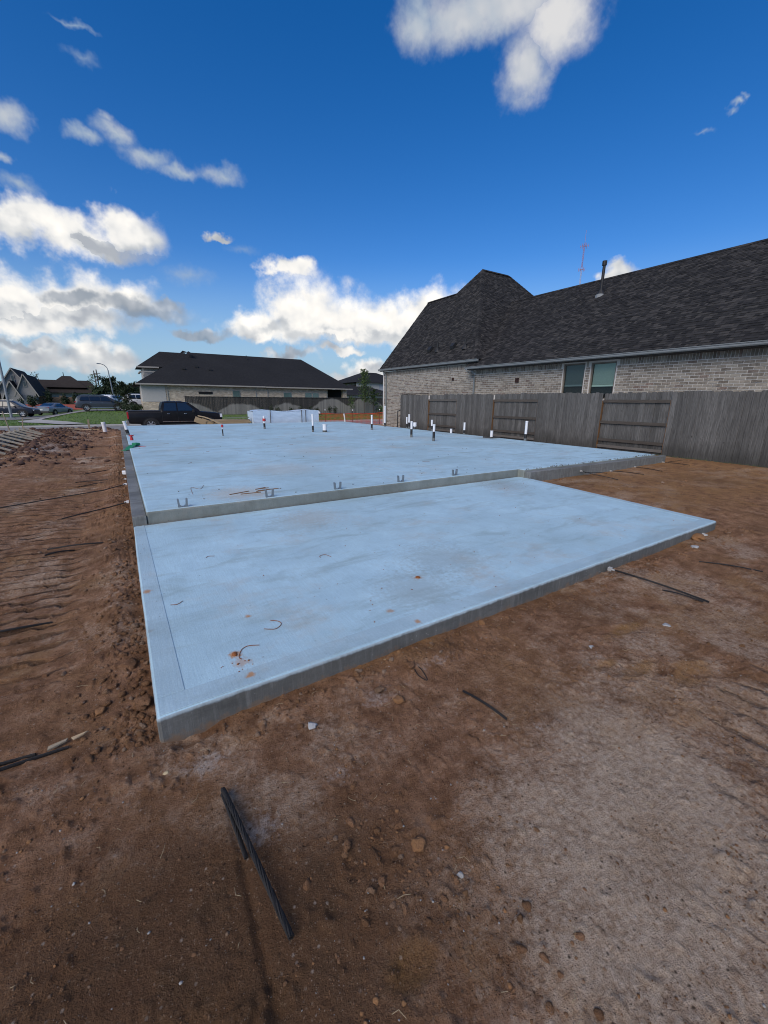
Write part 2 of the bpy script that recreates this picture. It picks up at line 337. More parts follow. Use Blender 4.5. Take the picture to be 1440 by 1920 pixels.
def mat_concrete(name, lo, hi, stain=.3, warm=.2, rough=.85, grain=60, streak=False, mud=None, spots=(), lip=None):
    m, t, b = new_mat(name); P = pos(t)
    n1, _ = t.noise(P, .55, 6, .6); n2, _ = t.noise(P, 3.2, 6, .65); n3, _ = t.noise(P, grain, 5, .7)
    c = t.mix(t.rng(n2, .3, .7), lo, hi)
    grey = tuple(x*k for x, k in zip(lo, (.70, .64, .56)))
    c = t.mix(t.rng(n1, .42, .64, 0, stain*.8), c, tuple(x*k for x, k in zip(lo, (.86, .84, .80))))
    # scuffs and trowel passes: noise drawn out along two directions
    for ang, sc, a_, b2, k in ((38, (.9, 2.6, 1), .53, .72, 1.0), (-64, (1.1, 3.4, 1), .55, .74, .9), (12, (2.6, 5.5, 1), .58, .74, .6)):
        mp = t.node('ShaderNodeMapping'); mp.inputs['Rotation'].default_value = (0, 0, R(ang)); mp.inputs['Scale'].default_value = sc; t.put(mp.inputs['Vector'], P)
        g, _ = t.noise(mp.outputs[0], 1.1, 7, .68, .5); c = t.mix(t.rng(g, a_, b2, 0, stain*k), c, grey)
    mp = t.node('ShaderNodeMapping'); mp.inputs['Rotation'].default_value = (0, 0, R(20)); mp.inputs['Scale'].default_value = (30, 2.2, 1); t.put(mp.inputs['Vector'], P)
    br, _ = t.noise(mp.outputs[0], 3, 3, .6); c = t.mix(t.rng(br, .35, .65, .16, 0), c, grey)
    w, _ = t.noise(t.v('ADD', P, (31, 7, 0)), .9, 7, .68); w2, _ = t.noise(P, 11, 5, .7)
    c = t.mix(t.m('MULTIPLY', t.rng(w, .54, .70, 0, warm*1.5), t.rng(w2, .38, .62, .25, 1)), c, (.46, .38, .29))
    for scl, k in ((17, .82), (52, .80)):
        vo = t.vor(P, scl); cs = t.node('ShaderNodeSeparateColor'); t.put(cs.inputs[0], vo.outputs['Color'])
        c = t.mix(t.m('MULTIPLY', t.rng(vo.outputs['Distance'], .04, .13, 1, 0), t.rng(cs.outputs[0], k, k+.06, 0, .75)), c, (.12, .10, .085))
    c = t.mix(t.m('MULTIPLY', t.rng(n3, .32, .68), .30), c, tuple(x*.55 for x in lo))
    if streak:
        g, _ = t.noise(t.v('MULTIPLY', P, (9, 9, .8)), 3, 5, .6)
        c = t.mix(t.rng(g, .52, .7, 0, .35), c, tuple(x*1.5 for x in hi))
        e, _ = t.noise(t.v('MULTIPLY', P, (2, 2, 9)), 2.2, 5, .65)
        c = t.mix(t.rng(e, .52, .72, 0, .45), c, tuple(x*.55 for x in lo))
        vo = t.vor(P, 40); cs = t.node('ShaderNodeSeparateColor'); t.put(cs.inputs[0], vo.outputs['Color'])
        c = t.mix(t.m('MULTIPLY', t.rng(vo.outputs['Distance'], .08, .18, 1, 0), t.rng(cs.outputs[1], .86, .9, 0, .9)), c, (.42, .42, .40))
    if mud:
        s_ = t.node('ShaderNodeSeparateXYZ'); t.put(s_.inputs[0], P); q, _ = t.noise(P, 9, 6, .7)
        c = t.mix(t.rng(t.m('MULTIPLY_ADD', t.m('SUBTRACT', q, .5), -.26, s_.outputs[2]), mud[0], mud[1], .8, 0), c, (.22, .145, .09))
    if lip:         # cement cream run over the arris
        s2 = t.node('ShaderNodeSeparateXYZ'); t.put(s2.inputs[0], P); q2, _ = t.noise(t.v('MULTIPLY', P, (1, 1, .3)), 14, 5, .65)
        c = t.mix(t.rng(t.m('MULTIPLY_ADD', t.m('SUBTRACT', q2, .5), .035, s2.outputs[2]), lip-.026, lip-.008, 0, .85), c, (.40, .50, .55))
    if spots:       # rust and clay stains bled into the surface
        pn, _ = t.noise(P, 24, 5, .7)
        for sx, sy, sr, k, col in spots:
            d = t.v('LENGTH', t.v('MULTIPLY_ADD', P, (1/sr, 1/sr, 0), (-sx/sr, -sy/sr, 0)))
            c = t.mix(t.rng(t.m('MULTIPLY_ADD', t.m('SUBTRACT', pn, .5), 2.6, d), .25, 1.15, k, 0, 'SMOOTHSTEP'), c, col)
    t.put(b.inputs['Base Color'], c); b.inputs['Roughness'].default_value = rough; b.inputs['Specular IOR Level'].default_value = .3
    bump(t, b, t.m('MULTIPLY_ADD', n3, .6, t.m('MULTIPLY_ADD', br, .5, n2)), .5, .005)
    return m
def mat_brick(name, smear=.35):
    m, t, b = new_mat(name); P = pos(t); r = piece_rand(t)
    c = t.ramp(r, [(0, (.145, .124, .100)), (.25, (.205, .180, .147)), (.5, (.255, .226, .186)), (.72, (.325, .292, .242)), (.90, (.215, .180, .143)), (.955, (.150, .115, .095)), (1, (.19, .135, .11))])
    n, _ = t.noise(P, 14, 6, .65); n2, _ = t.noise(P, 2.2, 5, .6)
    c = t.mix(t.m('MULTIPLY', t.rng(n, .45, .68), t.rng(n2, .35, .65, .10, smear*1.6)), c, (0.540, 0.488, 0.409))
    c = t.mix(t.rng(n, .22, .36, .5, 0), c, (0.101, 0.079, 0.063))
    t.put(b.inputs['Base Color'], c); b.inputs['Roughness'].default_value = .92; b.inputs['Specular IOR Level'].default_value = .2
    g, _ = t.noise(P, 70, 5, .65); bump(t, b, g, .6, .006)
    return m
def mat_shingle(name):
    m, t, b = new_mat(name); P = pos(t); r = piece_rand(t)
    c = t.ramp(r, [(0, (.013, .013, .014)), (.3, (.020, .020, .020)), (.55, (.029, .028, .028)), (.8, (.044, .042, .040)), (1, (.064, .060, .056))])
    n, _ = t.noise(P, 180, 3, .7); n2, _ = t.noise(P, 1.0, 4, .6)
    c = t.mix(t.rng(n, .35, .68, 0, .3), c, (.055, .052, .049)); c = t.mix(t.rng(n2, .4, .7, 0, .25), c, (.014, .014, .015))
    t.put(b.inputs['Base Color'], c); b.inputs['Roughness'].default_value = .95; b.inputs['Specular IOR Level'].default_value = .15
    bump(t, b, n, .5, .004); return m
def mat_wood(name, a, b_, axis='z', rough=.85, stain=None):
    m, t, b = new_mat(name); P = pos(t); r = piece_rand(t)
    sc = {'z': (1, 1, .055), 'y': (1, .06, 1), 'x': (.06, 1, 1)}[axis]
    off = t.v('MULTIPLY', P, sc)
    cx = t.node('ShaderNodeCombineXYZ'); t.put(cx.inputs[0], t.m('MULTIPLY', r, 37.0)); t.put(cx.inputs[1], t.m('MULTIPLY', r, 11.0)); t.put(cx.inputs[2], t.m('MULTIPLY', r, 23.0))
    Q = t.v('ADD', off, cx.outputs[0])
    g, _ = t.noise(Q, 55, 5, .65, .3); k, _ = t.noise(Q, 9, 4, .6)
    c = t.mix(t.rng(g, .3, .7), a, b_)
    c = t.mix(t.rng(r, 0, 1, 0, .55), c, tuple(x*.62 for x in a))
    c = t.mix(t.rng(k, .55, .75, 0, .5), c, tuple(x*.55 for x in a))
    vo = t.vor(t.v('ADD', t.v('MULTIPLY', P, (1, 1, .6) if axis == 'z' else (1, 1, 1)), cx.outputs[0]), 4.2)
    c = t.mix(t.rng(vo.outputs['Distance'], .045, .085, .75, 0), c, tuple(x*.3 for x in a))
    if stain:
        s = t.node('ShaderNodeSeparateXYZ'); t.put(s.inputs[0], P); n, _ = t.noise(P, 1.6, 5, .6)
        zz = t.m('MULTIPLY_ADD', t.m('SUBTRACT', n, .5), .9, s.outputs[2])
        c = t.mix(t.rng(zz, stain[0], stain[1], stain[2], 0), c, (.026, .026, .022))
    t.put(b.inputs['Base Color'], c); b.inputs['Roughness'].default_value = rough; b.inputs['Specular IOR Level'].default_value = .2
    bump(t, b, g, .5, .004); return m
def mat_glass(name, tint=(.02, .025, .03), rough=.03):
    m, t, b = new_mat(name); b.inputs['Base Color'].default_value = (*tint, 1); b.inputs['Roughness'].default_value = rough
    b.inputs['Specular IOR Level'].default_value = .8; b.inputs['Coat Weight'].default_value = .3
    f, _ = t.noise(pos(t), .8, 2, .5); bump(t, b, f, .03, .02); return m
def mat_leaf(name, a, b_, trans=.25):
    m, t, b = new_mat(name); r = piece_rand(t); n, _ = t.noise(pos(t), .9, 4, .6)
    c = t.mix(r, a, b_); c = t.mix(t.rng(n, .35, .65, 0, .5), c, tuple(x*.55 for x in a))
    t.put(b.inputs['Base Color'], c); b.inputs['Roughness'].default_value = .6; b.inputs['Specular IOR Level'].default_value = .25
    return m
def mat_farwall(name, cols, scale=(3.9, 11.0), mortar=(.36, .34, .31)):
    """brickwork too far away to build: courses by the brick pattern on wall-aligned coordinates"""
    m, t, b = new_mat(name); P = pos(t); s = t.node('ShaderNodeSeparateXYZ'); t.put(s.inputs[0], P)
    cb = t.node('ShaderNodeCombineXYZ'); t.put(cb.inputs[0], t.m('ADD', s.outputs[0], s.outputs[1])); t.put(cb.inputs[1], s.outputs[2])
    br = t.node('ShaderNodeTexBrick'); t.put(br.inputs['Vector'], cb.outputs[0]); br.inputs['Scale'].default_value = 1.0
    br.inputs['Brick Width'].default_value = .3; br.inputs['Row Height'].default_value = .11; br.inputs['Mortar Size'].default_value = .012
    br.inputs['Color1'].default_value = (*cols[0], 1); br.inputs['Color2'].default_value = (*cols[1], 1); br.inputs['Mortar'].default_value = (*mortar, 1)
    n, _ = t.noise(t.v('MULTIPLY', P, (1, 1, 3)), 1.9, 5, .65); c = t.mix(t.rng(n, .50, .64, 0, .8), br.outputs[0], cols[2])
    t.put(b.inputs['Base Color'], c); b.inputs['Roughness'].default_value = .9; return m
def mat_farroof(name, a=(.0155, .016, .017), c2=(.032, .032, .033)):
    m, t, b = new_mat(name); P = pos(t)
    n, _ = t.noise(t.v('MULTIPLY', P, (2.2, 2.2, 7)), 2.4, 4, .7); n2, _ = t.noise(P, .35, 4, .6)
    c = t.mix(t.rng(n, .3, .7), a, c2); c = t.mix(t.rng(n2, .4, .7, 0, .35), c, tuple(x*.8 for x in a))
    t.put(b.inputs['Base Color'], c); b.inputs['Roughness'].default_value = .95; b.inputs['Specular IOR Level'].default_value = .15; return m
def mat_paint(name, col, metal=.0, rough=.28):
    m, t, b = new_mat(name); n, _ = t.noise(pos(t), 2.0, 4, .6); c = t.mix(t.rng(n, .4, .7, 0, .06), col, (.09, .075, .06))
    t.put(b.inputs['Base Color'], c); b.inputs['Roughness'].default_value = rough; b.inputs['Metallic'].default_value = metal
    b.inputs['Coat Weight'].default_value = .12; b.inputs['Coat Roughness'].default_value = .08; b.inputs['Specular IOR Level'].default_value = .14; return m

TAN, GRY_, RUST_ = (.46, .375, .275), (.26, .29, .275), (.42, .19, .05)
M = dict(
    dirt=mat_dirt('dirt'), clod=mat_dirt('dirt_clod', False), wetclod=simple('damp_clod', (.085, .045, .030), .95, .5, 20, bmp=.8, bscale=60),
    conc=mat_concrete('cured_concrete', (.385, .565, .665), (.50, .715, .815), .80, .42, .78, 60, spots=((1.35, 6.15, .55, .45, TAN), (2.6, 8.0, .9, .3, TAN), (4.6, 10.5, 1.2, .28, TAN), (9.4, 12.6, 1.0, .22, TAN), (11.7, 11.2, .7, .5, GRY_), (12.0, 13.6, .9, .45, GRY_))),
    conc2=mat_concrete('broomed_concrete', (.39, .57, .67), (.50, .715, .815), .74, .36, .80, 90, spots=((.40, 2.31, .045, .9, RUST_), (2.03, 2.634, .05, .8, RUST_), (.59, 2.733, .025, .8, RUST_), (1.50, 2.265, .035, .6, RUST_), (.42, 2.21, .06, .5, RUST_), (2.5, 2.9, .5, .35, GRY_), (1.9, 2.45, .45, .35, GRY_), (1.7, 4.75, .5, .28, GRY_), (2.0, 4.9, .5, .25, TAN), (5.9, 5.2, .6, .45, GRY_))),
    band=mat_concrete('trowelled_edge', (.36, .505, .58), (.45, .61, .685), .50, .36, .62, 70, spots=((.0, 3.536, .045, .8, RUST_), (-.02, 2.86, .03, .6, GRY_), (1.58, 2.03, .03, .8, RUST_), (.43, 2.06, .03, .8, RUST_))),
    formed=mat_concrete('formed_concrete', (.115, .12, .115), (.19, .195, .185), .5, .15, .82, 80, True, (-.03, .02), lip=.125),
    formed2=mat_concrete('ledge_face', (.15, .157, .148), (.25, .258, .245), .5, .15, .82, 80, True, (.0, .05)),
    ledge=mat_concrete('ledge_concrete', (.13, .14, .14), (.29, .305, .30), .9, .35, .85, 60),
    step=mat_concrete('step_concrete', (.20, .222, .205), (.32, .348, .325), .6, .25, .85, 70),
    road=mat_concrete('road_concrete', (.22, .21, .195), (.30, .29, .27), .35, .3, .85, 40),
    walk=mat_concrete('sidewalk_concrete', (.36, .35, .33), (.47, .46, .43), .25, .2, .85, 40),
    stone=simple('grey_stone', (.30, .29, .27), .9, .3, 30, bmp=.5, bscale=90),
    ochre=simple('ochre_clod', (.22, .11, .045), .95, .35, 40, bmp=.7, bscale=120),
    rust=simple('rust', (.23, .075, .018), .9, .4, 60, bmp=.4),
    steel=simple('dark_strand', (.030, .028, .027), .55, .3, 60, .6, bmp=.4, bscale=300),
    galv=simple('galvanised_steel', (.30, .315, .325), .45, .15, 30, .8),
    pvc=simple('white_plastic', (.78, .79, .80), .4, .06, 20), black=simple('black_tape', (.018, .017, .017), .6, .2, 20),
    red=simple('red_plastic', (.48, .035, .035), .5, .15, 20), green=simple('green_strap', (.015, .19, .085), .6, .2, 20),
    brick=mat_brick('brick'), mortar=simple('mortar', (.60, .575, .53), .95, .15, 25, bmp=.4, bscale=120),
    shingle=mat_shingle('asphalt_shingle'), roofbase=simple('roof_felt', (.012, .012, .012), .95, .2, 5),
    gutter=simple('painted_gutter', (.19, .205, .205), .45, .08, 4), soffit=simple('dark_soffit', (.055, .052, .048), .8, .1, 4),
    frame=simple('bronze_frame', (.17, .145, .115), .5, .12, 10), glass=mat_glass('dark_glass'),
    blind=simple('window_blind', (.58, .70, .63), .5, .08, 6), blinddark=simple('shaded_blind', (.17, .22, .23), .5, .08, 6), pipe=simple('black_pipe', (.015, .015, .015), .6, .2, 10),
    vent=simple('rusty_vent', (.060, .030, .024), .8, .3, 30),
    board=mat_wood('weathered_cedar', (.066, .064, .060), (.205, .200, .189), 'z', .9, (.15, .62, .55)),
    rail=mat_wood('brown_rail', (.066, .056, .047), (.128, .112, .095), 'y'), post=mat_wood('brown_post', (.13, .068, .032), (.24, .135, .068), 'z'),
    grey_rail=mat_wood('grey_rail', (.10, .09, .08), (.19, .175, .155), 'y'),
    lumber=mat_wood('fresh_lumber', (.42, .30, .17), (.60, .46, .29), 'x', .8), lumber2=mat_wood('weathered_lumber', (.30, .24, .165), (.44, .37, .27), 'x', .85),
    formwood=mat_wood('form_board', (.38, .33, .25), (.56, .50, .39), 'y', .9), stake=mat_wood('stake_wood', (.34, .27, .18), (.50, .42, .30), 'z'),
    wrap=simple('white_wrap', (.56, .68, .80), .35, .06, 3, bmp=.25, bscale=5), orange=simple('orange_net', (.55, .055, .025), .6, .15, 6), pink=simple('faded_net', (.48, .12, .09), .6, .15, 6),
    tpost=simple('steel_post', (.05, .04, .038), .7, .2, 20),
    grassbase=simple('lawn_soil', (.085, .135, .028), .95, .35, 3.5, bmp=.5, bscale=30), blade=mat_leaf('grass_blade', (.095, .18, .032), (.16, .25, .048)),
    leaf=mat_leaf('leaf', (.045, .080, .024), (.10, .15, .045)), darkleaf=mat_leaf('dark_leaf', (.016, .030, .013), (.036, .055, .022)), bark=simple('bark', (.09, .075, .06), .95, .3, 30, bmp=.6),
    farland=simple('far_grass', (.060, .075, .025), .95, .3, .4),
    farbrick=mat_farwall('far_brick', ((.60, .49, .345), (.40, .31, .21), (.72, .62, .47))),
    farstone=mat_farwall('far_grey_brick', ((.27, .26, .25), (.22, .215, .21), (.32, .31, .30))), stonewall=mat_farwall('boundary_stone', ((.24, .16, .10), (.17, .11, .07), (.30, .22, .15)), mortar=(.2, .15, .11)),
    farroof=mat_farroof('far_shingle'), brownroof=mat_farroof('brown_shingle', (.028, .022, .018), (.055, .045, .038)),
    stucco=simple('stucco', (.44, .43, .40), .9, .08, 6), trim=simple('cream_trim', (.34, .32, .28), .6, .08, 6), siding=simple('grey_siding', (.40, .42, .44), .8, .08, 2),
    shade=mat_glass('green_pane', (.10, .16, .14), .08), doorgrey=simple('garage_door', (.16, .165, .175), .6, .1, 3),
    rubber=simple('tyre_rubber', (.016, .016, .016), .85, .2, 30), rim=simple('alloy_rim', (.55, .55, .56), .3, .08, 20, .8), carglass=mat_glass('car_glass', (.012, .015, .018), .02),
    blackpaint=mat_paint('black_car_paint', (.009, .009, .011), 0, .42), greypaint=mat_paint('grey_car_paint', (.075, .085, .095), .5, .35), silverpaint=mat_paint('silver_car_paint', (.26, .29, .33), .5, .35), bluepaint=mat_paint('dark_blue_paint', (.022, .028, .042), .3), whitepaint=mat_paint('white_car_paint', (.68, .69, .70), 0, .35),
    trimblack=simple('black_trim', (.014, .014, .015), .6, .2, 12), chrome=simple('chrome', (.62, .62, .63), .18, .05, 12, .95), lamp=simple('head_lamp', (.70, .72, .74), .15, .05, 12), taillamp=simple('tail_lamp', (.42, .015, .02), .25, .1, 12), plate=simple('licence_plate', (.6, .6, .58), .5, .1, 30),
    straw=simple('straw', (.46, .37, .22), .9, .25, 20), hazedred=simple('hazed_mast_red', (.40, .20, .26), .6, .1, .2), hazedwhite=simple('hazed_mast_white', (.50, .47, .56), .6, .1, .2), concblock=simple('concrete_chip', (.36, .36, .35), .9, .2, 40, bmp=.5, bscale=90),  # distance haze is mixed into the mast red and white
)
def _pane():
    m, t, b = new_mat('clear_pane'); n = m.node_tree; mix = t.node('ShaderNodeMixShader'); tr = t.node('ShaderNodeBsdfTransparent'); gl = t.node('ShaderNodeBsdfGlossy')
    gl.inputs['Roughness'].default_value = .02; lw = t.node('ShaderNodeLayerWeight'); lw.inputs[0].default_value = .25
    tr.inputs[0].default_value = (.80, .88, .85, 1); t.put(mix.inputs[0], t.rng(lw.outputs['Fresnel'], 0, 1, .03, .7)); t.l.new(tr.outputs[0], mix.inputs[1]); t.l.new(gl.outputs[0], mix.inputs[2])
    out = [x for x in t.n if x.type == 'OUTPUT_MATERIAL'][0]; t.l.new(mix.outputs[0], out.inputs[0]); t.n.remove(b); return m
M['paneclear'] = _pane()
# ------------------------------------------------------------------ ground
ZL, ZU, ZLEDGE = .125, .285, .242
ROAD_Z = -.50
DEPRESS = [(2.43, 1.16, .13, .045, .020, .6), (2.80, .84, .24, .10, .016, .5), (2.55, 1.02, .2, .06, .012, .5), (.52, .64, .10, .06, .012, .3), (2.96, 1.32, .3, .06, .010, .4)]
def gh(x, y, fine=True):
    x = np.asarray(x, float); y = np.asarray(y, float)
    z = fbm(x, y, .22, 3, 1)*.10*sstep(6, 14, np.hypot(x, y)) + fbm(x, y, .8, 4, 2)*.045
    # lot falls to the street
    z = z-.43*sstep(25.5, 29.6, y)
    # clods thrown against the slab edges
    left = np.exp(-((x+.22)/.17)**2)*sstep(2.2, 3.0, y)*sstep(26, 24, y)
    z = z+left*(.040+.045*(fbm(x, y, 2.6, 3, 7)+.25))
    front = np.exp(-((y-1.80)/.13)**2)*sstep(.15, .7, x)*sstep(7.2, 6.4, x)
    z = z+front*(.016+.11*np.clip(fbm(x, y, 2.1, 3, 9)+.08, 0, 1))
    rightp = sstep(6.2, 7.4, x)*sstep(1.2, 2.6, y)*sstep(11, 9, y)
    z = z+rightp*.055
    z = z+.05*np.exp(-((x-12.9)/.5)**2)*sstep(2, 5, y)
    # spoil heaps between this slab and the next lot's forms
    heap = np.exp(-((x+2.35)/.75)**2)*sstep(12, 19, y)*sstep(29.3, 27.5, y)
    z = z+heap*(.10+.30*(fbm(x, y, .9, 4, 12)+.1))
    heap2 = np.exp(-((y-27.3)/.9)**2)*sstep(.2, -.8, x)*sstep(-14, -5, x)
    z = z+heap2*(.16+.34*np.clip(fbm(x, y, 1.3, 4, 15)+.1, -.1, 1))
    if fine:
        rough = .45+.9*left+.5*front+2.4*heap+2.2*heap2+.5*sstep(.30, .62, fbm(x, y, 1.7, 3, 21)+.5)
        z = z+fbm(x, y, 4.5, 4, 3)*.020*rough+fbm(x, y, 17, 4, 4, .6)*.010*rough+fbm(x, y, 70, 3, 5, .6)*.0045
        cl = np.clip(fbm(x, y, 26, 2, 31)-.12, 0, 1)*rough; z = z+cl*.06
        # crawler tracks beside the slab: cleat marks across, run along the slab
        for xa, xb, w in ((-1.62, -.50, 1.0), (-4.3, -2.9, .7)):
            band = sstep(xa, xa+.12, x)*sstep(xb, xb-.14, x)*sstep(2.4, 3.4, y)*sstep(17, 13, y)*(.55+.8*np.clip(fbm(x, y, .9, 3, 40)+.3, 0, 1))
            ph = (y+.10*x+.05*fbm(x, y, 3.0, 2, 41))/.165; s = ph-np.floor(ph)
            z = z+w*band*(-.040*np.exp(-((s-.5)/.10)**2)+.014*np.exp(-((s-.70)/.09)**2)); z = z-.014*w*sstep(xa, xa+.1, x)*sstep(xb, xb-.1, x)*sstep(2.4, 3.4, y)*sstep(17, 13, y)
        # tracks in the dried patch, running the other way
        band = sstep(1.55, 2.0, x+.5*fbm(x, y, 1.4, 2, 46))*sstep(4.6, 3.8, x)*sstep(-.6, -.2, y)*sstep(.95, .55, y+.25*fbm(x, y, 1.1, 2, 47))
        ph = (x+.12*y+.10*fbm(x, y, 2.5, 2, 44))/.19; s = ph-np.floor(ph)
        z = z+band*(-.011*np.exp(-((s-.5)/.15)**2))*(1.6*np.clip(fbm(x, y, 2.1, 3, 45)+.25, 0, 1))
        for cx, cy, a, b_, d, rot in DEPRESS:
            c, s_ = math.cos(rot), math.sin(rot); u = ((x-cx)*c-(y-cy)*s_)/a; v = ((x-cx)*s_+(y-cy)*c)/b_
            r = np.sqrt(u*u+v*v)+1.3*fbm(x, y, 9, 3, 90); z = z-d*sstep(1.2, .3, r)+.005*np.exp(-((r-1.25)/.2)**2)
        # groove left by the lifted strand in the foreground, and the scrape on the left
        z = z-.014*np.exp(-((x-(.165+.03*(y-1.3)))/.016)**2)*sstep(.55, .8, y)*sstep(1.5, 1.4, y)
        z = z-.012*np.exp(-((y-(2.19-.10*(x+.5)))/.03)**2)*sstep(-.30, -.5, x)
        for yy, xa in ((8.35, -1.9), (7.05, -.9), (5.5, -.95), (3.66, -1.0)):
            z = z-.014*np.exp(-((y-yy-.12*(x+.6))/.03)**2)*sstep(xa-.2, xa, x)*sstep(-.1, -.3, x)
    # hollow under the front corner of the lower slab
    z = z-.05*np.exp(-(((x-.10)/.12)**2+((y-1.95)/.07)**2))
    # keep the soil under the concrete
    ins = ((x > .02) & (x < 6.45) & (y > 2.04) & (y < 5.7)) | ((x > .02) & (x < 12.3) & (y > 5.4) & (y < 24.7))
    return np.where(ins, np.minimum(z, 0)-.12, z)
def gz(x, y): return float(gh(np.array([x]), np.array([y]))[0])
def axis(a, c0, c1, b, d, g):
    c = list(np.arange(c0, c1, d)); up = []; p = c[-1]; s = d
    while p < b: s *= 1+g; p += s; up.append(p)
    dn = []; p = c[0]; s = d
    while p > a: s *= 1+g; p -= s; dn.append(p)
    return np.array(dn[::-1]+c+up)
def make_ground():
    xs = axis(-60, -.95, 2.9, 60, .0078, .022); ys = axis(-45, -.12, 2.25, 29.75, .0078, .0185)
    ys = np.minimum(ys, 29.75); ys = np.unique(ys)
    X, Y = np.meshgrid(xs, ys); Z = gh(X, Y); n, k = X.shape
    V = np.stack([X, Y, Z], -1).reshape(-1, 3)
    I = np.arange(n*k).reshape(n, k); F = np.stack([I[:-1, :-1], I[:-1, 1:], I[1:, 1:], I[1:, :-1]], -1).reshape(-1, 4)
    fx = X[:-1, :-1].ravel(); fy = Y[:-1, :-1].ravel()
    hid = ((fx > .3) & (fx < 6.2) & (fy > 2.3) & (fy < 5.6)) | ((fx > .3) & (fx < 12.0) & (fy > 5.6) & (fy < 24.3))
    F = F[~hid]; x, y = V[:, 0], V[:, 1]
    n1 = fbm(x, y, 1.2, 4, 50); n2 = fbm(x, y, 5, 3, 51)
    # the dried-out patch in front, drying rims of ruts, dusty spots along the slab
    u = (x-1.60)*.86+(y-.42)*.5; v = -(x-1.60)*.5+(y-.42)*.86
    dry = .92*sstep(1.50, .15, np.sqrt((u/1.30)**2+(v/.66)**2)+n1*1.2)
    dry = np.maximum(dry, .50*sstep(.25, .85, n1*1.5+n2*.8+.40+.22*sstep(1.5, 4, x)*sstep(2.2, .8, y)))
    dry = dry*sstep(-.9, .5, x+.25*y) + .30*sstep(.15, .4, n1+.5*n2)*sstep(3, 6, y)
    dry = np.maximum(dry, .62*sstep(-.25, .35, n1)*sstep(-.45, -.7, x)*sstep(-1.9, -1.6, x)*sstep(2.6, 4, y)*sstep(16, 12, y))
    dry = np.maximum(dry, .40*sstep(-.2, .3, n1+.3*n2)*sstep(.9, 2.2, x-.3*y)*sstep(2.1, 1.6, y)); dry = np.maximum(dry, .50*sstep(-.15, .3, n1+.5*n2)*sstep(.1, .8, x)*sstep(2.0, 1.6, y)*sstep(.9, 1.4, y))
    damp_shade = sstep(1.1, .3, np.hypot((x+.1)/1.1, (y-.85)/.85))*1.0+.55*sstep(.08, .30, fbm(x, y, .6, 3, 55))  # painted soft shade over the near left foreground, plus random damp patches
    damp_shade = np.maximum(damp_shade, .6*np.exp(-((x+3.0)/1.5)**2)*sstep(12, 18, y)); damp_shade = np.clip(damp_shade, 0, 1)*(1-.9*np.clip(dry, 0, 1))
    clay = np.clip(.55*sstep(.02, .3, fbm(x, y, 2.6, 3, 58))+.7*sstep(6.2, 8, x)*sstep(1.5, 3, y), 0, .8)
    for cx, cy, a, b_, d, rot in DEPRESS: clay = np.maximum(clay, .9*sstep(1.2, .5, np.hypot((x-cx)/a, (y-cy)/b_)))
    sl = .9*np.exp(-(((x-.12)/.13)**2+((y-1.72)/.09)**2))+.8*np.exp(-(((x-.25)/.12)**2+((y-1.28)/.10)**2))+.75*np.exp(-(((x-1.02)/.16)**2+((y-1.66)/.09)**2))+.7*np.exp(-(((x-1.62)/.07)**2+((y-1.04)/.04)**2))
    sl += .95*np.exp(-(((x+2.0)/.45)**2+((y-16.5)/1.6)**2))+.6*np.exp(-(((x-1.55)/.3)**2+((y-1.72)/.08)**2))+.7*np.exp(-(((x-.62)/.10)**2+((y-1.33)/.05)**2))
    track = sstep(-1.95, -1.75, x)*sstep(-.42, -.58, x+.10*fbm(x, y, 2, 2, 95))*sstep(2.3, 3.2, y)*sstep(19, 14, y)*np.clip(.55+1.5*fbm(x, y, .7, 3, 96), 0, 1)
    track = np.maximum(track, .8*sstep(-4.6, -4.3, x)*sstep(-2.8, -3.0, x)*sstep(2, 4, y)*sstep(15, 12, y))
    tread = sstep(1.7, 2.15, x+.4*n1)*sstep(.95, .5, y+.3*n1)*np.clip(.6+1.2*fbm(x, y, 1.5, 3, 97), 0, 1)*.9*sstep(4.6, 3.4, x)*sstep(-1.2, -.5, y)
    o = np_mesh('ground', V, F, M['dirt'], 'structure', dict(dry=np.clip(dry, 0, 1), damp_shade=damp_shade, clay=clay, slurry=np.clip(sl, 0, 1), track=track, tread=tread), smooth=True)
    return o
make_ground()

def ico(sub):
    import bmesh
    bm = bmesh.new(); bmesh.ops.create_icosphere(bm, subdivisions=sub, radius=1); v = np.array([p.co[:] for p in bm.verts]); f = np.array([[q.index for q in p.verts] for p in bm.faces]); bm.free(); return v, f
def lump(sub, seed, squash=.65, amp=.35):
    v, f = ico(sub); r = np.random.RandomState(seed)
    d = 1+amp*(fbm(v[:, 0]*1.3+seed*3.1, v[:, 1]*1.3+v[:, 2]*1.7, 1.2, 3, seed)*2)+amp*.35*(r.rand(len(v))-.5)
    for k in range(5):          # broken faces: cut the lump by a few random planes
        n = r.normal(0, 1, 3); n /= np.linalg.norm(n); q = r.uniform(.45, .8); t = v*d[:, None] if k == 0 else v; e = t@n
        v = t-np.outer(np.clip(e-q, 0, None), n)*r.uniform(.7, 1); d = np.ones(len(v))
    v = v*(1+amp*.30*(r.rand(len(v), 1)-.5)); v[:, 2] *= squash; v[:, 0] *= r.uniform(.7, 1.3); return v, f
LUMPS1 = [lump(1, s) for s in range(1, 9)]; LUMPS2 = [lump(2, s, .7, .5) for s in range(20, 28)]; LUMPS3 = [lump(3, s, .7, .55) for s in range(40, 44)]
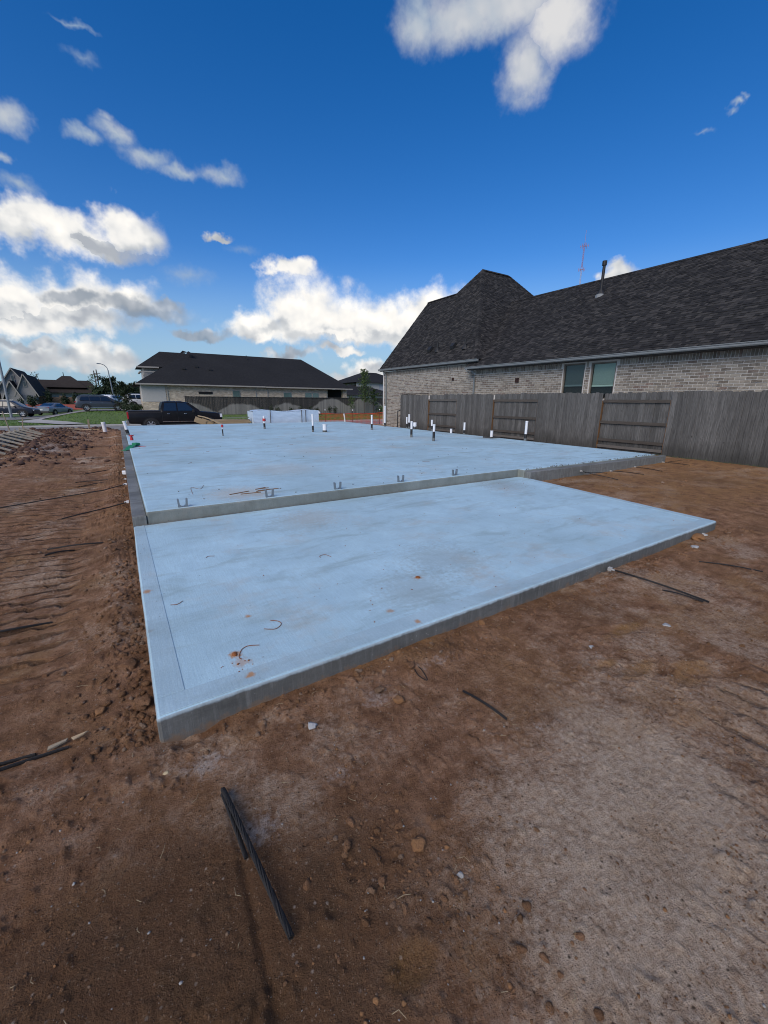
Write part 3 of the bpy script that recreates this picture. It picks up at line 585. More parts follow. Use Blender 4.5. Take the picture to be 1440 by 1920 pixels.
def scatter(name, pts, sizes, temps, mat, label=None, cat=None, kind='stuff', sink=.25, seed=0, zf=None):
    r = np.random.RandomState(seed); Vs = []; Fs = []; b = 0
    zs = gh(pts[:, 0], pts[:, 1]) if zf is None else zf(pts[:, 0], pts[:, 1])
    for (x, y), s, z in zip(pts, sizes, zs):
        v, f = temps[r.randint(len(temps))]; a = r.uniform(0, 6.283); c, q = math.cos(a), math.sin(a)
        w = np.stack([(v[:, 0]*c-v[:, 1]*q)*s+x, (v[:, 0]*q+v[:, 1]*c)*s+y, v[:, 2]*s+z+s*(.55-sink)], 1)
        Vs.append(w); Fs.append(f+b); b += len(v)
    o = np_mesh(name, np.concatenate(Vs), np.concatenate(Fs), mat, kind); return tag(o, label, cat)
def rpts(n, f, seed):
    r = np.random.RandomState(seed); out = []
    while len(out) < n:
        p = f(r)
        if p is not None: out.append(p)
    return np.array(out)
def off_slab(x, y): return not ((x > -.06 and x < 6.95 and y > 1.95 and y < 5.65) or (x > -.05 and x < 12.45 and y > 5.25 and y < 24.9))
def make_clods():
    def near(r):
        x, y = r.uniform(-.9, 3.2), r.uniform(0, 2.0); k = .25+.75*(fbm(np.array([x]), np.array([y]), 1.7, 3, 21)[0]+.5 > .53)
        return (x, y) if off_slab(x, y) and r.rand() < k else None
    def ridge(r):
        t = r.rand(); x = .55+.3*t+r.normal(0, .10); y = 1.15-.75*t+r.normal(0, .10); return (x, y)
    def leftedge(r):
        y = 2.0+r.rand()**1.6*11; x = -.06-abs(r.normal(0, .16)); return (x, y) if off_slab(x, y) else None
    def frontedge(r):
        x = r.uniform(.1, 6.9); y = 1.93-abs(r.normal(0, .10)); return (x, y) if off_slab(x, y) else None
    def heap(r):
        if r.rand() < .6: x, y = r.normal(-2.35, .7), r.uniform(13, 28.8)
        else: x, y = r.uniform(-9, .2), r.normal(27.3, .7)
        return (x, y) if off_slab(x, y) else None
    def mid(r):
        x, y = r.uniform(-6, -.1), r.uniform(2.2, 14); return (x, y) if off_slab(x, y) else None
    def right(r):
        x, y = r.uniform(3, 13.4), r.uniform(.3, 5.2); return (x, y) if off_slab(x, y) else None
    P = [rpts(5200, near, 1), rpts(240, ridge, 2), rpts(3600, leftedge, 3), rpts(900, frontedge, 4), rpts(900, mid, 6), rpts(1100, right, 7)]
    r = np.random.RandomState(3)
    S = [.0014+.0056*r.rand(len(P[0]))**5, .003+.014*r.rand(len(P[1]))**4, .003+.022*r.rand(len(P[2]))**7, .003+.018*r.rand(len(P[3]))**4, .005+.018*r.rand(len(P[4]))**4, .004+.020*r.rand(len(P[5]))**5]
    scatter('dirt_clods', np.concatenate(P), np.concatenate(S), LUMPS2, M['clod'], 'crumbled reddish brown clods strewn over the bare soil', 'dirt clods', seed=1, sink=.42)
    H = rpts(2200, heap, 9); scatter('spoil_clods', H, .02+.075*np.random.RandomState(8).rand(len(H))**3.0, LUMPS2, M['wetclod'], 'dark lumpy excavated soil heaped beyond the bare lot beside the street', 'spoil heap', seed=2, sink=.35)
    U = rpts(9000, near, 45); scatter('soil_crumbs', U, .0011+.0026*np.random.RandomState(29).rand(len(U))**3, LUMPS1, M['clod'], 'fine loose soil crumbs covering the ground before the slab', 'soil crumbs', seed=8, sink=.3)
    Q = rpts(420, near, 15); scatter('pale_grit', Q, .0018+.0045*np.random.RandomState(9).rand(len(Q))**3, LUMPS1, M['stone'], 'scattered pale grit and small pebbles on the brown soil', 'pebbles', seed=3)
    K = rpts(260, near, 25); scatter('ochre_crumbs', K, .003+.008*np.random.RandomState(19).rand(len(K))**3, LUMPS1, M['ochre'], 'scattered orange ochre clay crumbs on the brown soil', 'clay crumbs', seed=4)
make_clods()
def rock(name, x, y, s, mat, label, cat='rock', squash=1.0, seed=0, sub=LUMPS3, z=None, sink=.3):
    v, f = sub[seed % len(sub)]; a = seed*1.7; c, q = math.cos(a), math.sin(a)
    z0 = gz(x, y) if z is None else z
    w = np.stack([(v[:, 0]*c-v[:, 1]*q)*s, (v[:, 0]*q+v[:, 1]*c)*s, v[:, 2]*s*squash+s*squash*(.6-sink)], 1)
    o = np_mesh(name, w, f, mat); o.location = (x, y, z0); return tag(o, label, cat)
for i, (n, x, y, s, m, sq, lb, cat) in enumerate([
    ('concrete_chip', .622, 1.655, .024, 'concblock', .7, 'pale grey concrete chip lying below the front corner of the slab', 'concrete chip'),
    ('dirt_clod', 1.063, 1.690, .026, 'clod', .9, 'small brown clod nearest the slab in the middle of its front edge', 'clod'),
    ('dirt_clod', 1.11, 1.585, .034, 'ochre', .8, 'ochre clay clod just in front of the brown clod before the slab', 'clod'),
    ('dirt_clod', 2.10, 1.915, .030, 'ochre', .9, 'rounded ochre clod touching the front face of the lower slab', 'clod'),
    ('dirt_clod', 1.31, 1.760, .032, 'clod', .7, 'brown clod under the looped tie wire at the slab front', 'clod'),
    ('dirt_clod', 5.86, 1.985, .085, 'ochre', .75, 'large orange brown clod against the slab front near its right corner', 'clod'),
    ('concrete_chip', 5.37, 1.82, .042, 'concblock', .6, 'larger grey concrete lump in front of the big orange clod', 'concrete chip'),
    ('concrete_chip', 6.10, 2.00, .040, 'concblock', .6, 'grey concrete lump tucked behind the big orange clod', 'concrete chip'),
    ('concrete_chip', 3.31, 1.19, .026, 'concblock', .35, 'flat pale chip on bare soil below the paired strands', 'concrete chip'),
    ('concrete_chip', 2.56, 1.33, .020, 'concblock', .35, 'flat grey chip beside the oval footprint hollow', 'concrete chip'),
    ('dirt_clod', .737, .90, .030, 'ochre', .8, 'orange clod at the top of the clod ridge in the foreground', 'clod'),
    ('pebble', .805, .745, .013, 'stone', .8, 'smooth grey pebble at the edge of the dried patch', 'pebble'),
    ('dirt_clod', -.165, 2.70, .05, 'clod', .8, 'dark brown clod beside the left slab edge', 'clod'),
    ('dirt_clod', -.10, 2.31, .045, 'clod', .75, 'rough clod close to the front left slab corner', 'clod'),
    ('dirt_clod', -.30, 2.36, .028, 'ochre', .8, 'tan clod a step left of the front slab corner', 'clod'),
    ('wood_chip', -.037, 1.76, .012, 'straw', .35, 'tiny white chip on the soil under the slab corner', 'chip'),
]): rock(n, x, y, s, M[m], lb, cat, sq, i+1)

def make_straw():
    r = np.random.RandomState(77); mb = MB()
    for i in range(260):
        x, y = r.uniform(-.9, 3.4), r.uniform(.05, 1.95)
        if i > 200: x, y = r.uniform(-3, -.15), r.uniform(2.2, 8)
        if not off_slab(x, y): continue
        a = r.uniform(0, 6.28); L = r.uniform(.012, .05)*(1+(i > 200)); z = gz(x, y)+.003; b = r.normal(0, .3)
        p = [(x, y, z), (x+math.cos(a)*L*.5, y+math.sin(a)*L*.5, z+.004), (x+math.cos(a+b)*L, y+math.sin(a+b)*L, z+.001)]
        mb.tube(p, .0007, 4)
    tag(mb.build('straw', M['straw'], kind='stuff'), 'pale straw fibres scattered over the bare soil', 'straw')
make_straw()

# ------------------------------------------------------------------ the poured foundation
def slab_prism(mb, poly, z0, z1, top=0, side=1):
    b = len(mb.f); mb.prism(poly, z0, z1, 'xy', side); mb.mi[b+1] = top
def wob(a, b, n, amp, seed):
    t = np.linspace(0, 1, n, endpoint=False); dx, dy = b[0]-a[0], b[1]-a[1]; L = math.hypot(dx, dy); o = amp*(2*fbm(t*L, t*0+seed, .9, 4, seed)); o[0] = 0
    return [(a[0]+dx*q-dy/L*w, a[1]+dy*q+dx/L*w) for q, w in zip(t, o)]
SLAB = empty('foundation_slab', (6.2, 12, 0), 'pale new concrete house foundation slab with a lower front section', 'foundation')
mb = MB()
slab_prism(mb, wob((.118, 5.615), (6.86, 5.615), 120, .012, 8)+[(6.86, 5.615)]+wob((6.86, 5.465), (12.28, 5.435), 50, .008, 9)+[(12.42, 24.8), (.118, 24.8)], -.2, ZU)
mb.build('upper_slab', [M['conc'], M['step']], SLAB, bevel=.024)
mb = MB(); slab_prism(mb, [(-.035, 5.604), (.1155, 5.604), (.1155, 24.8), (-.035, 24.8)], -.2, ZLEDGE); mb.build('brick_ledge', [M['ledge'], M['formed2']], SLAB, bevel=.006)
mb = MB(); slab_prism(mb, [(6.863, 5.315), (12.40, 5.285), (12.40, 5.427), (6.863, 5.457)], -.2, ZLEDGE+.012); mb.build('brick_ledge', [M['ledge'], M['formed2']], SLAB, bevel=.006)
# crumbly mortar squeezed out along the foot of the step
r = np.random.RandomState(4); mb = MB()
for i in range(230):
    x = -.02+6.85*i/230; w = r.uniform(.006, .022); mb.box((x, 5.600-w/2, ZL+.004), (.036, w, r.uniform(.004, .014)), r.uniform(-.3, .3))
mb.build('mortar_seam', M['ledge'], SLAB, kind='stuff')
low = MB(); slab_prism(low, wob((-.045, 1.965), (6.50, 2.02), 110, .007, 3)+wob((6.50, 2.02), (6.90, 5.31), 30, .006, 4)+[(6.90, 5.31), (6.858, 5.602)]+wob((-.036, 5.602), (-.045, 1.965), 70, .006, 5), -.2, ZL)
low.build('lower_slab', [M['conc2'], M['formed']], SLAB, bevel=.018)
mb = MB(); mb.prism([(-.030, 1.982), (6.487, 2.036), (6.498, 2.172), (-.030, 2.120)], ZL-.004, ZL+.0035, 'xy'); mb.build('edge_band', M['band'], SLAB, bevel=.003)
mb = MB(); mb.prism([(-.030, 2.1235), (.102, 2.1245), (.082, 5.59), (-.026, 5.59)], ZL-.004, ZL+.0035, 'xy'); mb.build('edge_band', M['band'], SLAB, bevel=.003)
mb = MB(); mb.prism([(6.500, 2.176), (6.84, 5.30), (6.73, 5.30), (6.366, 2.175)], ZL-.004, ZL+.0035, 'xy'); mb.build('edge_band', M['band'], SLAB, bevel=.003)
# stains, crumbs on the slab
def rust_spot(x, y, s, z, lb): rock('dirt_lump', x, y, s, M['rust'], lb, 'clod', .5, int(x*100), LUMPS2, z, .2)
rust_spot(2.03, 2.634, .022, ZL, 'orange clay lump in the middle of the lower slab'); rust_spot(.40, 2.31, .020, ZL, 'orange clay lump by the bent wire near the slab front corner')
def crumbs():
    r = np.random.RandomState(31); P = []; S = []
    for cx, cy, sx, sy, n in ((.42, 2.22, .06, .06, 14), (1.45, 2.5, .35, .3, 14), (3.2, 3.4, 1.6, 1.0, 40), (6.0, 5.1, .5, .3, 30), (.02, 4.7, .03, .3, 8), (4.5, 2.4, 1.2, .3, 14)):
        for i in range(n): P.append((r.normal(cx, sx), r.normal(cy, sy))); S.append(r.uniform(.003, .008))
    P = np.array(P); S = np.array(S); k = (P[:, 0] > 0) & (P[:, 0] < 6.4) & (P[:, 1] > 2.05) & (P[:, 1] < 5.5)
    scatter('slab_crumbs', P[k], S[k], LUMPS1, M['rust'], 'dark rusty crumbs dotted over the lower slab', 'crumbs', zf=lambda x, y: np.full(len(x), ZL), seed=5)
    P = np.stack([r.uniform(.2, 12.1, 150), 5.7+18*r.rand(150)**1.8], 1); S = r.uniform(.006, .016, 150)
    P2 = np.stack([r.uniform(6.9, 12.2, 110), r.uniform(5.44, 5.52, 110)], 1); S2 = r.uniform(.008, .022, 110)
    scatter('mortar_crumbs', np.concatenate([P, P2]), np.concatenate([S, S2]), LUMPS1, M['ledge'], 'grey mortar crumbs scattered over the upper slab and its ledge', 'crumbs', zf=lambda x, y: np.full(len(x), ZU), seed=6)
crumbs()
def wire(pts, lb, z, r_=.0022, mat='rust'):
    q = []
    P = [Vector((x, y, z+.004)) for x, y in pts]
    for i in range(len(P)-1):
        a = P[max(i-1, 0)]; b = P[i]; c = P[i+1]; d = P[min(i+2, len(P)-1)]
        for k in range(5):
            t = k/5; q.append(.5*((2*b)+(c-a)*t+(2*a-5*b+4*c-d)*t*t+(3*b-a-3*c+d)*t**3))
    q.append(P[-1]); mb = MB(); mb.tube(q, r_, 5); return tag(mb.build('tie_wire', M[mat], smooth=60), lb, 'wire')
wire([(.425, 2.235), (.415, 2.262), (.445, 2.33), (.49, 2.353), (.555, 2.325)], 'bent rusty tie wire beside the orange lump near the slab corner', ZL)
wire([(.635, 2.498), (.70, 2.458), (.755, 2.50), (.745, 2.55), (.705, 2.585)], 'rusty wire curled like a hook on the lower slab', ZL)
wire([(.137, 3.193), (.18, 3.178), (.223, 3.215)], 'short rusty wire near the left band of the lower slab', ZL)
wire([(1.485, 3.50), (1.50, 3.545), (1.56, 3.55), (1.585, 3.465)], 'small bracket-shaped wire in the middle of the lower slab', ZL)
wire([(.53, 4.07), (.56, 4.10), (.61, 4.075)], 'short arched wire far back on the lower slab', ZL)
wire([(.75, 6.35), (.80, 6.9), (.9, 6.7), (1.0, 7.0)], 'thin curled wire on the upper slab behind the leftmost strap anchor', ZU)
wire([(1.33, 1.78), (1.36, 1.72), (1.345, 1.64), (1.325, 1.60), (1.31, 1.66), (1.325, 1.72)], 'looped dark wire lying on the soil before the slab', gz(1.33, 1.70)+.006, .003, 'steel')
tw = sorted(((rnd.uniform(.5, 8), 7+rnd.random()*9) for i in range(8)), key=lambda q: q[1])
for i, (x, y) in enumerate(tw):
    a = rnd.uniform(0, 6.28); L = rnd.uniform(.08, .2)
    o = wire([(x, y), (x+math.cos(a)*L*.5, y+math.sin(a)*L*.5+.03), (x+math.cos(a)*L, y+math.sin(a)*L)], 'small bent tie wire on the upper slab, %s of eight counting back from the step' % ('first', 'second', 'third', 'fourth', 'fifth', 'sixth', 'seventh', 'last')[i], ZU, .0028); o['group'] = 'tie wires on the upper slab'

# strap anchors along the step
def strap(x, y, lb):
    e = empty('strap_anchor', (x, y, ZU), lb, 'strap anchor', 'strap anchors along the slab step')
    mb = MB(); mb.box((0, 0, .004), (.11, .035, .006)); mb.build('base_plate', M['galv'], e, local=True)
    for s in (-1, 1):
        mb = MB(); mb.prism([(s*.055, 0), (s*.062, .106), (s*.052, .113), (s*.041, .106), (s*.033, .028), (s*.014, .011), (s*.014, .0)], -.018, .018, 'xz'); mb.build('prong', M['galv'], e, local=True)
    e.rotation_euler = (0, 0, rnd.uniform(-.12, .12)); return e
strap(.537, 5.66, 'galvanised two-prong strap anchor nearest the left slab edge'); strap(1.66, 5.66, 'galvanised two-prong strap anchor second from the left slab edge')
strap(2.73, 5.66, 'galvanised two-prong strap anchor in the middle of the row of five'); strap(3.93, 5.67, 'galvanised two-prong strap anchor fourth from the left slab edge'); strap(5.17, 5.69, 'galvanised two-prong strap anchor nearest the right end of the step')

# ------------------------------------------------------------------ post-tension strand tails
def strand(pts, lb, r_=.0065, pocket=None, lift=.0):
    P = []
    n = 14
    for i in range(len(pts)-1):
        for k in range(n):
            t = k/n; x = pts[i][0]*(1-t)+pts[i+1][0]*t; y = pts[i][1]*(1-t)+pts[i+1][1]*t
            za = pts[i][2] if len(pts[i]) > 2 else None; zb = pts[i+1][2] if len(pts[i+1]) > 2 else None
            g = gz(x, y)+r_*.5; z = g if za is None or zb is None else max(za*(1-t)+zb*t, g)
            P.append((x, y, z))
    e = pts[-1]; P.append((e[0], e[1], e[2] if len(e) > 2 else gz(e[0], e[1])+r_*.5))
    # stiff steel spans the bumps: a straight fall from the slab to the soil at its end
    A_, B_ = Vector(P[0]), Vector(P[-1]); B_.z += .006; N_ = len(P)-1
    P = [tuple(A_.lerp(B_, i/N_)+Vector((P[i][0]-A_.lerp(B_, i/N_).x, P[i][1]-A_.lerp(B_, i/N_).y, .012*math.sin(math.pi*i/N_)))) for i in range(N_+1)]
    base = empty('strand_tail', P[0], lb, 'steel strand')
    mb = MB(); Q = [Vector(p) for p in P]
    # seven-wire lay: six outer wires twisted round the core
    d = (Q[-1]-Q[0]).normalized(); u = d.orthogonal().normalized(); w = d.cross(u); L = (Q[-1]-Q[0]).length
    if L < 1.4 and r_ > .006:
        m_ = max(24, int(L/.012))
        for j in range(6):
            pts2 = []
            for k in range(m_+1):
                f = k/m_*(len(Q)-1); i0 = min(int(f), len(Q)-2); c = Q[i0].lerp(Q[i0+1], f-i0); a = 2*math.pi*j/6+k/m_*L/.13*2*math.pi
                pts2.append(c+(u*math.cos(a)+w*math.sin(a))*r_*.62)
            mb.tube(pts2, r_*.40, 5)
    else: mb.tube(Q, r_, 7)
    mb.build('strand', M['steel'], base, smooth=50)
    if pocket:
        mb = MB(); px_, py_, pz_ = P[0]; dx, dy = pocket
        mb.box((px_+dx*.015, py_+dy*.015, pz_), (.034, .034, .036)); mb.tube([(px_+dx*.02, py_+dy*.02, pz_), (px_+dx*.06, py_+dy*.06, pz_)], .010, 8); mb.build('pocket_former', M['concblock' if dy else 'pvc'], base, bevel=.006)
    return base
strand([(.160, 1.50, .035), (.168, 1.42, .035), (.233, .872, .030)], 'long black steel strand lying nearest the camera in the foreground', .0105)
strand([(.155, 1.49, .022), (.176, 1.185, .014)], 'shorter black strand beside the long one in the foreground', .0085)
strand([(1.467, 1.443), (1.507, 1.155)], 'single dark rod pressed into the soil before the slab', .007)
strand([(3.845, 1.955, .06), (3.93, 1.6, .03), (4.015, 1.175)], 'dark strand running from the slab front with a white pocket former', .0085, (0, -1))
strand([(3.93, 1.50), (3.945, 1.36), (3.97, 1.20)], 'short strand beside the one leaving the slab front', .006)
strand([(4.97, 1.62), (5.203, 1.162)], 'thin dark strand half buried near the right frame edge', .006)
strand([(8.55, 5.30, .15), (8.6, 5.05, .10), (8.75, 4.55)], 'leftmost of the strands from the far right slab face', .007, (0, -1))
strand([(8.60, 5.22, .12), (9.1, 5.0, .09)], 'short strand crossing beside the leftmost one at the far right slab face', .006)
strand([(9.75, 5.295, .16), (9.95, 4.62)], 'second strand from the far right slab face', .007, (0, -1))
strand([(10.85, 5.29, .16), (10.75, 4.6)], 'third strand from the far right slab face', .007, (0, -1))
strand([(12.25, 5.285, .16), (12.3, 4.65)], 'strand at the far right slab corner with white pocket', .007, (0, -1))
strand([(12.27, 5.2, .14), (13.0, 5.0)], 'thin strand bent towards the fence at the far right slab corner', .006)
for pts, lb, pk in [
    ([(-.55, 2.20), (-1.6, 2.26)], 'dark strand half buried at the lower left frame edge', None), ([(-.42, 2.17), (-1.2, 2.13)], 'second dark strand below it at the lower left frame edge', None),
    ([(-.35, 5.44), (-.876, 5.61)], 'upper strand of the crossed pair left of the lower slab', None), ([(-.623, 5.48), (-.875, 5.40)], 'lower strand of the crossed pair left of the lower slab', None),
    ([(-.05, 7.10, .12), (-.3, 7.06, .06), (-.86, 6.95)], 'strand leaving the left slab edge nearest the step', (-1, 0)),
    ([(-.05, 8.66, .12), (-.4, 8.5, .05), (-1.75, 8.14)], 'longest strand leaving the left slab edge', (-1, 0)),
    ([(-.05, 9.85, .12), (-.88, 9.74)], 'nearer strand of the pair sharing a white pocket on the left edge', (-1, 0)), ([(-.06, 9.94, .10), (-.93, 10.2)], 'farther strand of the pair sharing a white pocket on the left edge', None),
    ([(-.05, 11.68, .12), (-.85, 11.25)], 'strand leaving the left slab edge just beyond the pair', (-1, 0)), ([(-.05, 13.55, .12), (-.97, 14.3)], 'strand below the green strap on the left slab edge', (-1, 0)),
    ([(-.06, 17.03, .12), (-.93, 17.5)], 'farthest strand leaving the left slab edge', None), ([(-.635, 3.67), (-.925, 3.65), (-1.3, 3.62)], 'dark rod buried along a track mark on the left', None)]:
    strand(pts, lb, .0085, pk)
mb = MB(); mb.prism([(-.10, 9.80), (-.04, 9.78), (-.04, 9.92), (-.11, 9.90)], .12, .19); tag(mb.build('plastic_pocket', M['pvc'], bevel=.01), 'white plastic pocket cap stuck on the left slab edge', 'plastic cap')
e = empty('wood_chips', (-.43, 2.2, gz(-.43, 2.2)), 'split pale wood chips lying on the dark strand at lower left', 'wood chip')
mb = MB(); mb.prism([(-.40, 2.185), (-.36, 2.20), (-.345, 2.215), (-.41, 2.205)], gz(-.38, 2.2)+.02, gz(-.38, 2.2)+.026); mb.build('chip', M['lumber'], e)
mb = MB(); mb.prism([(-.50, 2.175), (-.43, 2.20), (-.425, 2.215), (-.50, 2.20)], gz(-.46, 2.19)+.018, gz(-.46, 2.19)+.026); mb.build('chip', M['stake'], e)
# ------------------------------------------------------------------ neighbour's brick house on the right
XW = 15.2
HOUSE = empty('brick_house', (17, 15, 0), 'long brick house with steep black shingle roof behind the grey fence', 'house')
def camdist(p): return (Vector(p)-Vector((0, 0, CAM_Z))).length
BR_L, BR_H, MJ = .257, .089, .013
wins = [(9.80, 10.71, 1.75, 3.085), (8.60, 9.55, 1.75, 3.065)]
mb = MB()
# mortar faces with openings: the wall is cut into panels round the windows
ys = sorted({2.0, 24.1}|{w[0] for w in wins}|{w[1] for w in wins})
for a, b in zip(ys[:-1], ys[1:]):
    w = next((w for w in wins if abs(w[0]-a) < 1e-6), None)
    zt = 3.19 if b <= 15.6 else 3.45
    if w: mb.bx(XW, XW+.12, a, b, -.3, w[2]); mb.bx(XW, XW+.12, a, b, w[3], 3.19)
    elif a < 15.6 < b: mb.bx(XW, XW+.12, a, 15.6, -.3, 3.19); mb.bx(XW, XW+.12, 15.6, b, -.3, 3.47)
    else: mb.bx(XW, XW+.12, a, b, -.3, zt)
mb.bx(XW, 26, 24.1, 24.22, -.3, 3.47)
WALL = mb.build('wall', M['mortar'], HOUSE)
bricks = []     # (center, length, height)
def in_win(y0, y1, z): return any(y1 > w[0]-.03 and y0 < w[1]+.03 and z+BR_H > w[2] and z < w[3]+.02 for w in wins)
rb = random.Random(3)
for k in range(45):
    z = -.2+k*BR_H; y = 2.0-(.5*BR_L if k % 2 else 0)
    while y < 24.1:
        y0, y1 = max(y, 2.0), min(y+BR_L, 24.1); top = 2.915 if y < 15.6 else 3.182
        low = 1.9 if y < 20 else -.2
        if z+BR_H <= top+.01 and z > low and y1-y0 > .06:
            # pieces that reach a window are cut at its frame
            if not in_win(y0, y1, z): bricks.append(((y0+y1)/2, z+BR_H/2, y1-y0-MJ, BR_H-MJ))
            else:
                for w in wins:
                    if y0 < w[0]-.03 < y1 and w[0]-.03-y0 > .05: bricks.append(((y0+w[0]-.03)/2, z+BR_H/2, w[0]-.03-y0-MJ, BR_H-MJ))
                    if y0 < w[1]+.03 < y1 and y1-w[1]-.03 > .05: bricks.append(((y1+w[1]+.03)/2, z+BR_H/2, y1-w[1]-.03-MJ, BR_H-MJ))
        y += BR_L
for y0, y1, z0, z1 in ((2.0, 15.55, 2.918, 3.185), (15.65, 24.05, 3.186, 3.45)):
    y = y0
    while y < y1:
        if not in_win(y, y+BR_H, z0+.05): bricks.append((y+BR_H/2, (z0+z1)/2, BR_H-MJ, z1-z0-MJ))
        y += BR_H
# a brick with slightly worn arrises: 8 corner points, front face inset
def brick_pts(L, H, j=0):
    d = .011; e = .004
    P = [(0, -L/2, -H/2), (0, L/2, -H/2), (0, L/2, H/2), (0, -L/2, H/2)]
    Q = [(-d, -L/2+e, -H/2+e), (-d, L/2-e, -H/2+e), (-d, L/2-e, H/2-e), (-d, -L/2+e, H/2-e)]
    return P+Q, [(4, 7, 6, 5), (0, 4, 5, 1), (1, 5, 6, 2), (2, 6, 7, 3), (3, 7, 4, 0)]
vis = [b for b in bricks if 3.4 < b[0] < 23.9]
order = sorted(range(len(bricks)), key=lambda i: camdist((XW, bricks[i][0], bricks[i][1])) if bricks[i][0] > 3.9 and bricks[i][1] > 2.02 else 1e9)
single = set(order[:300]); cache = {}
rest = MB()
for i, (y, z, L, H) in enumerate(bricks):
    dx = rb.uniform(-.002, .003)
    if i in single:
        key = (round(L, 2), round(H, 2))
        if key not in cache:
            mb = MB(); mb.add(*brick_pts(*key)); o = mb.build('brick', M['brick'], WALL, local=True); cache[key] = o; o.location = Vector((XW+dx, y, z))-wl(WALL); o.scale = (1, L/key[0], H/key[1])
        else:
            o = cache[key].copy(); COL.objects.link(o); o.parent = WALL; o.location = Vector((XW+dx, y, z))-wl(WALL); o.scale = (1, L/key[0], H/key[1])
    else:
        P, F = brick_pts(L, H); rest.add([(p[0]+XW+dx, p[1]+y, p[2]+z) for p in P], F)
rest.build('bricks', M['brick'], WALL, kind='stuff')
# windows
for n, (y0, y1, z0, z1) in enumerate(wins):
    mb = MB(); t_ = .05
    for a, b, c, d in ((y0, y0+t_, z0, z1), (y1-t_, y1, z0, z1), (y0+t_, y1-t_, z1-t_, z1), (y0+t_, y1-t_, z0, z0+t_)): mb.bx(XW+.045, XW+.10, a, b, c, d)
    W1 = mb.build('window', M['frame'], HOUSE)
    mb = MB(); mb.quad((XW+.075, y0+t_, z0+t_), (XW+.075, y0+t_, z1-t_), (XW+.075, y1-t_, z1-t_), (XW+.075, y1-t_, z0+t_)); mb.build('pane', M['paneclear'], W1)
    mb = MB(); bot = 2.27+(.03 if n == 0 else 0); k = 0; z = z1-t_-.02
    while z > bot:
        mb.box((XW+.125, (y0+y1)/2, z), (.028, y1-y0-2*t_-.01, .003), 0, 0, Matrix.Rotation(R(52), 3, 'Y')); z -= .026
    mb.bx(XW+.11, XW+.14, y0+t_, y1-t_, bot-.06, bot); mb.build('blind', M['blinddark' if n == 0 else 'blind'], W1)
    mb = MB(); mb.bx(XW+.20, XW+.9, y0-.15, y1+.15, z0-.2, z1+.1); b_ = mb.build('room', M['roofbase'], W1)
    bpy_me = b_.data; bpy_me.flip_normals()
# roof planes of built shingles
ROOFS = []
def roof_plane(O, u, w, poly, nm='roof', keep=0):
    """O corner, u along the eave, w up the slope, poly in (s,t)"""
    O, u, w = Vector(O), Vector(u).normalized(), Vector(w).normalized(); n = u.cross(w)
    if n.z < 0: n = -n
    mb = MB(); top = [O+u*s+w*t for s, t in poly]; bot = [p-n*.06 for p in top]; k = len(top)
    mb.add(top+bot, [tuple(range(k)), tuple(range(2*k-1, k-1, -1))]+[(i, k+i, k+(i+1) % k, (i+1) % k) for i in range(k)])
    base = mb.build(nm, M['roofbase'], HOUSE)
    e = .145; T = max(t for s, t in poly); out = []; row = 0; t = -.02
    def span(tt):
        xs_ = []
        for (a, b), (c, d) in zip(poly, poly[1:]+poly[:1]):
            if (b-tt)*(d-tt) < 0 or b == tt: xs_.append(a+(c-a)*((tt-b)/(d-b) if d != b else 0))
        return (min(xs_), max(xs_)) if len(xs_) > 1 else None
    while t < T:
        sp = span(min(max(t+e*.5, .001), T-.001))
        if sp:
            s = sp[0]-rb.uniform(0, .2)
            while s < sp[1]:
                L = rb.choice((.08, .11, .14, .18, .24)); a, b = max(s, sp[0]), min(s+L, sp[1]); h = rb.choice((.007, .009, .018, .022))
                if b-a > .03: out.append((O+u*a+w*t, u*(b-a), w*(e+.03), n, h))
                s += L
        row += 1; t += e
    return base, out
def shingle_faces(p, du, dw, n, h):
    a = p+n*h; b = p+du+n*h; c = p+du+dw+n*.002; d = p+dw+n*.002
    return [a, b, c, d, p, p+du], [(0, 1, 2, 3), (4, 5, 1, 0), (4, 0, 3), (5, 2, 1)]
EZ, EX = 3.285, 14.77
sl = Vector((1, 0, .667)); TR = math.hypot(21.07-EX, 7.485-EZ)
yv = 18.94; y_e = 15.55
planes = []
# right wing, slope facing the camera side; valley on its far end
planes.append(roof_plane((EX, 0.5, EZ), (0, 1, 0), sl, [(0, 0), (15.35, 0), (yv-.5, TR), (0, TR)]))
EX2, EZ2 = 14.97, 3.64; p2 = 1.1
k2 = math.hypot(1, p2)
def tpos(x): return (x-EX2)*k2
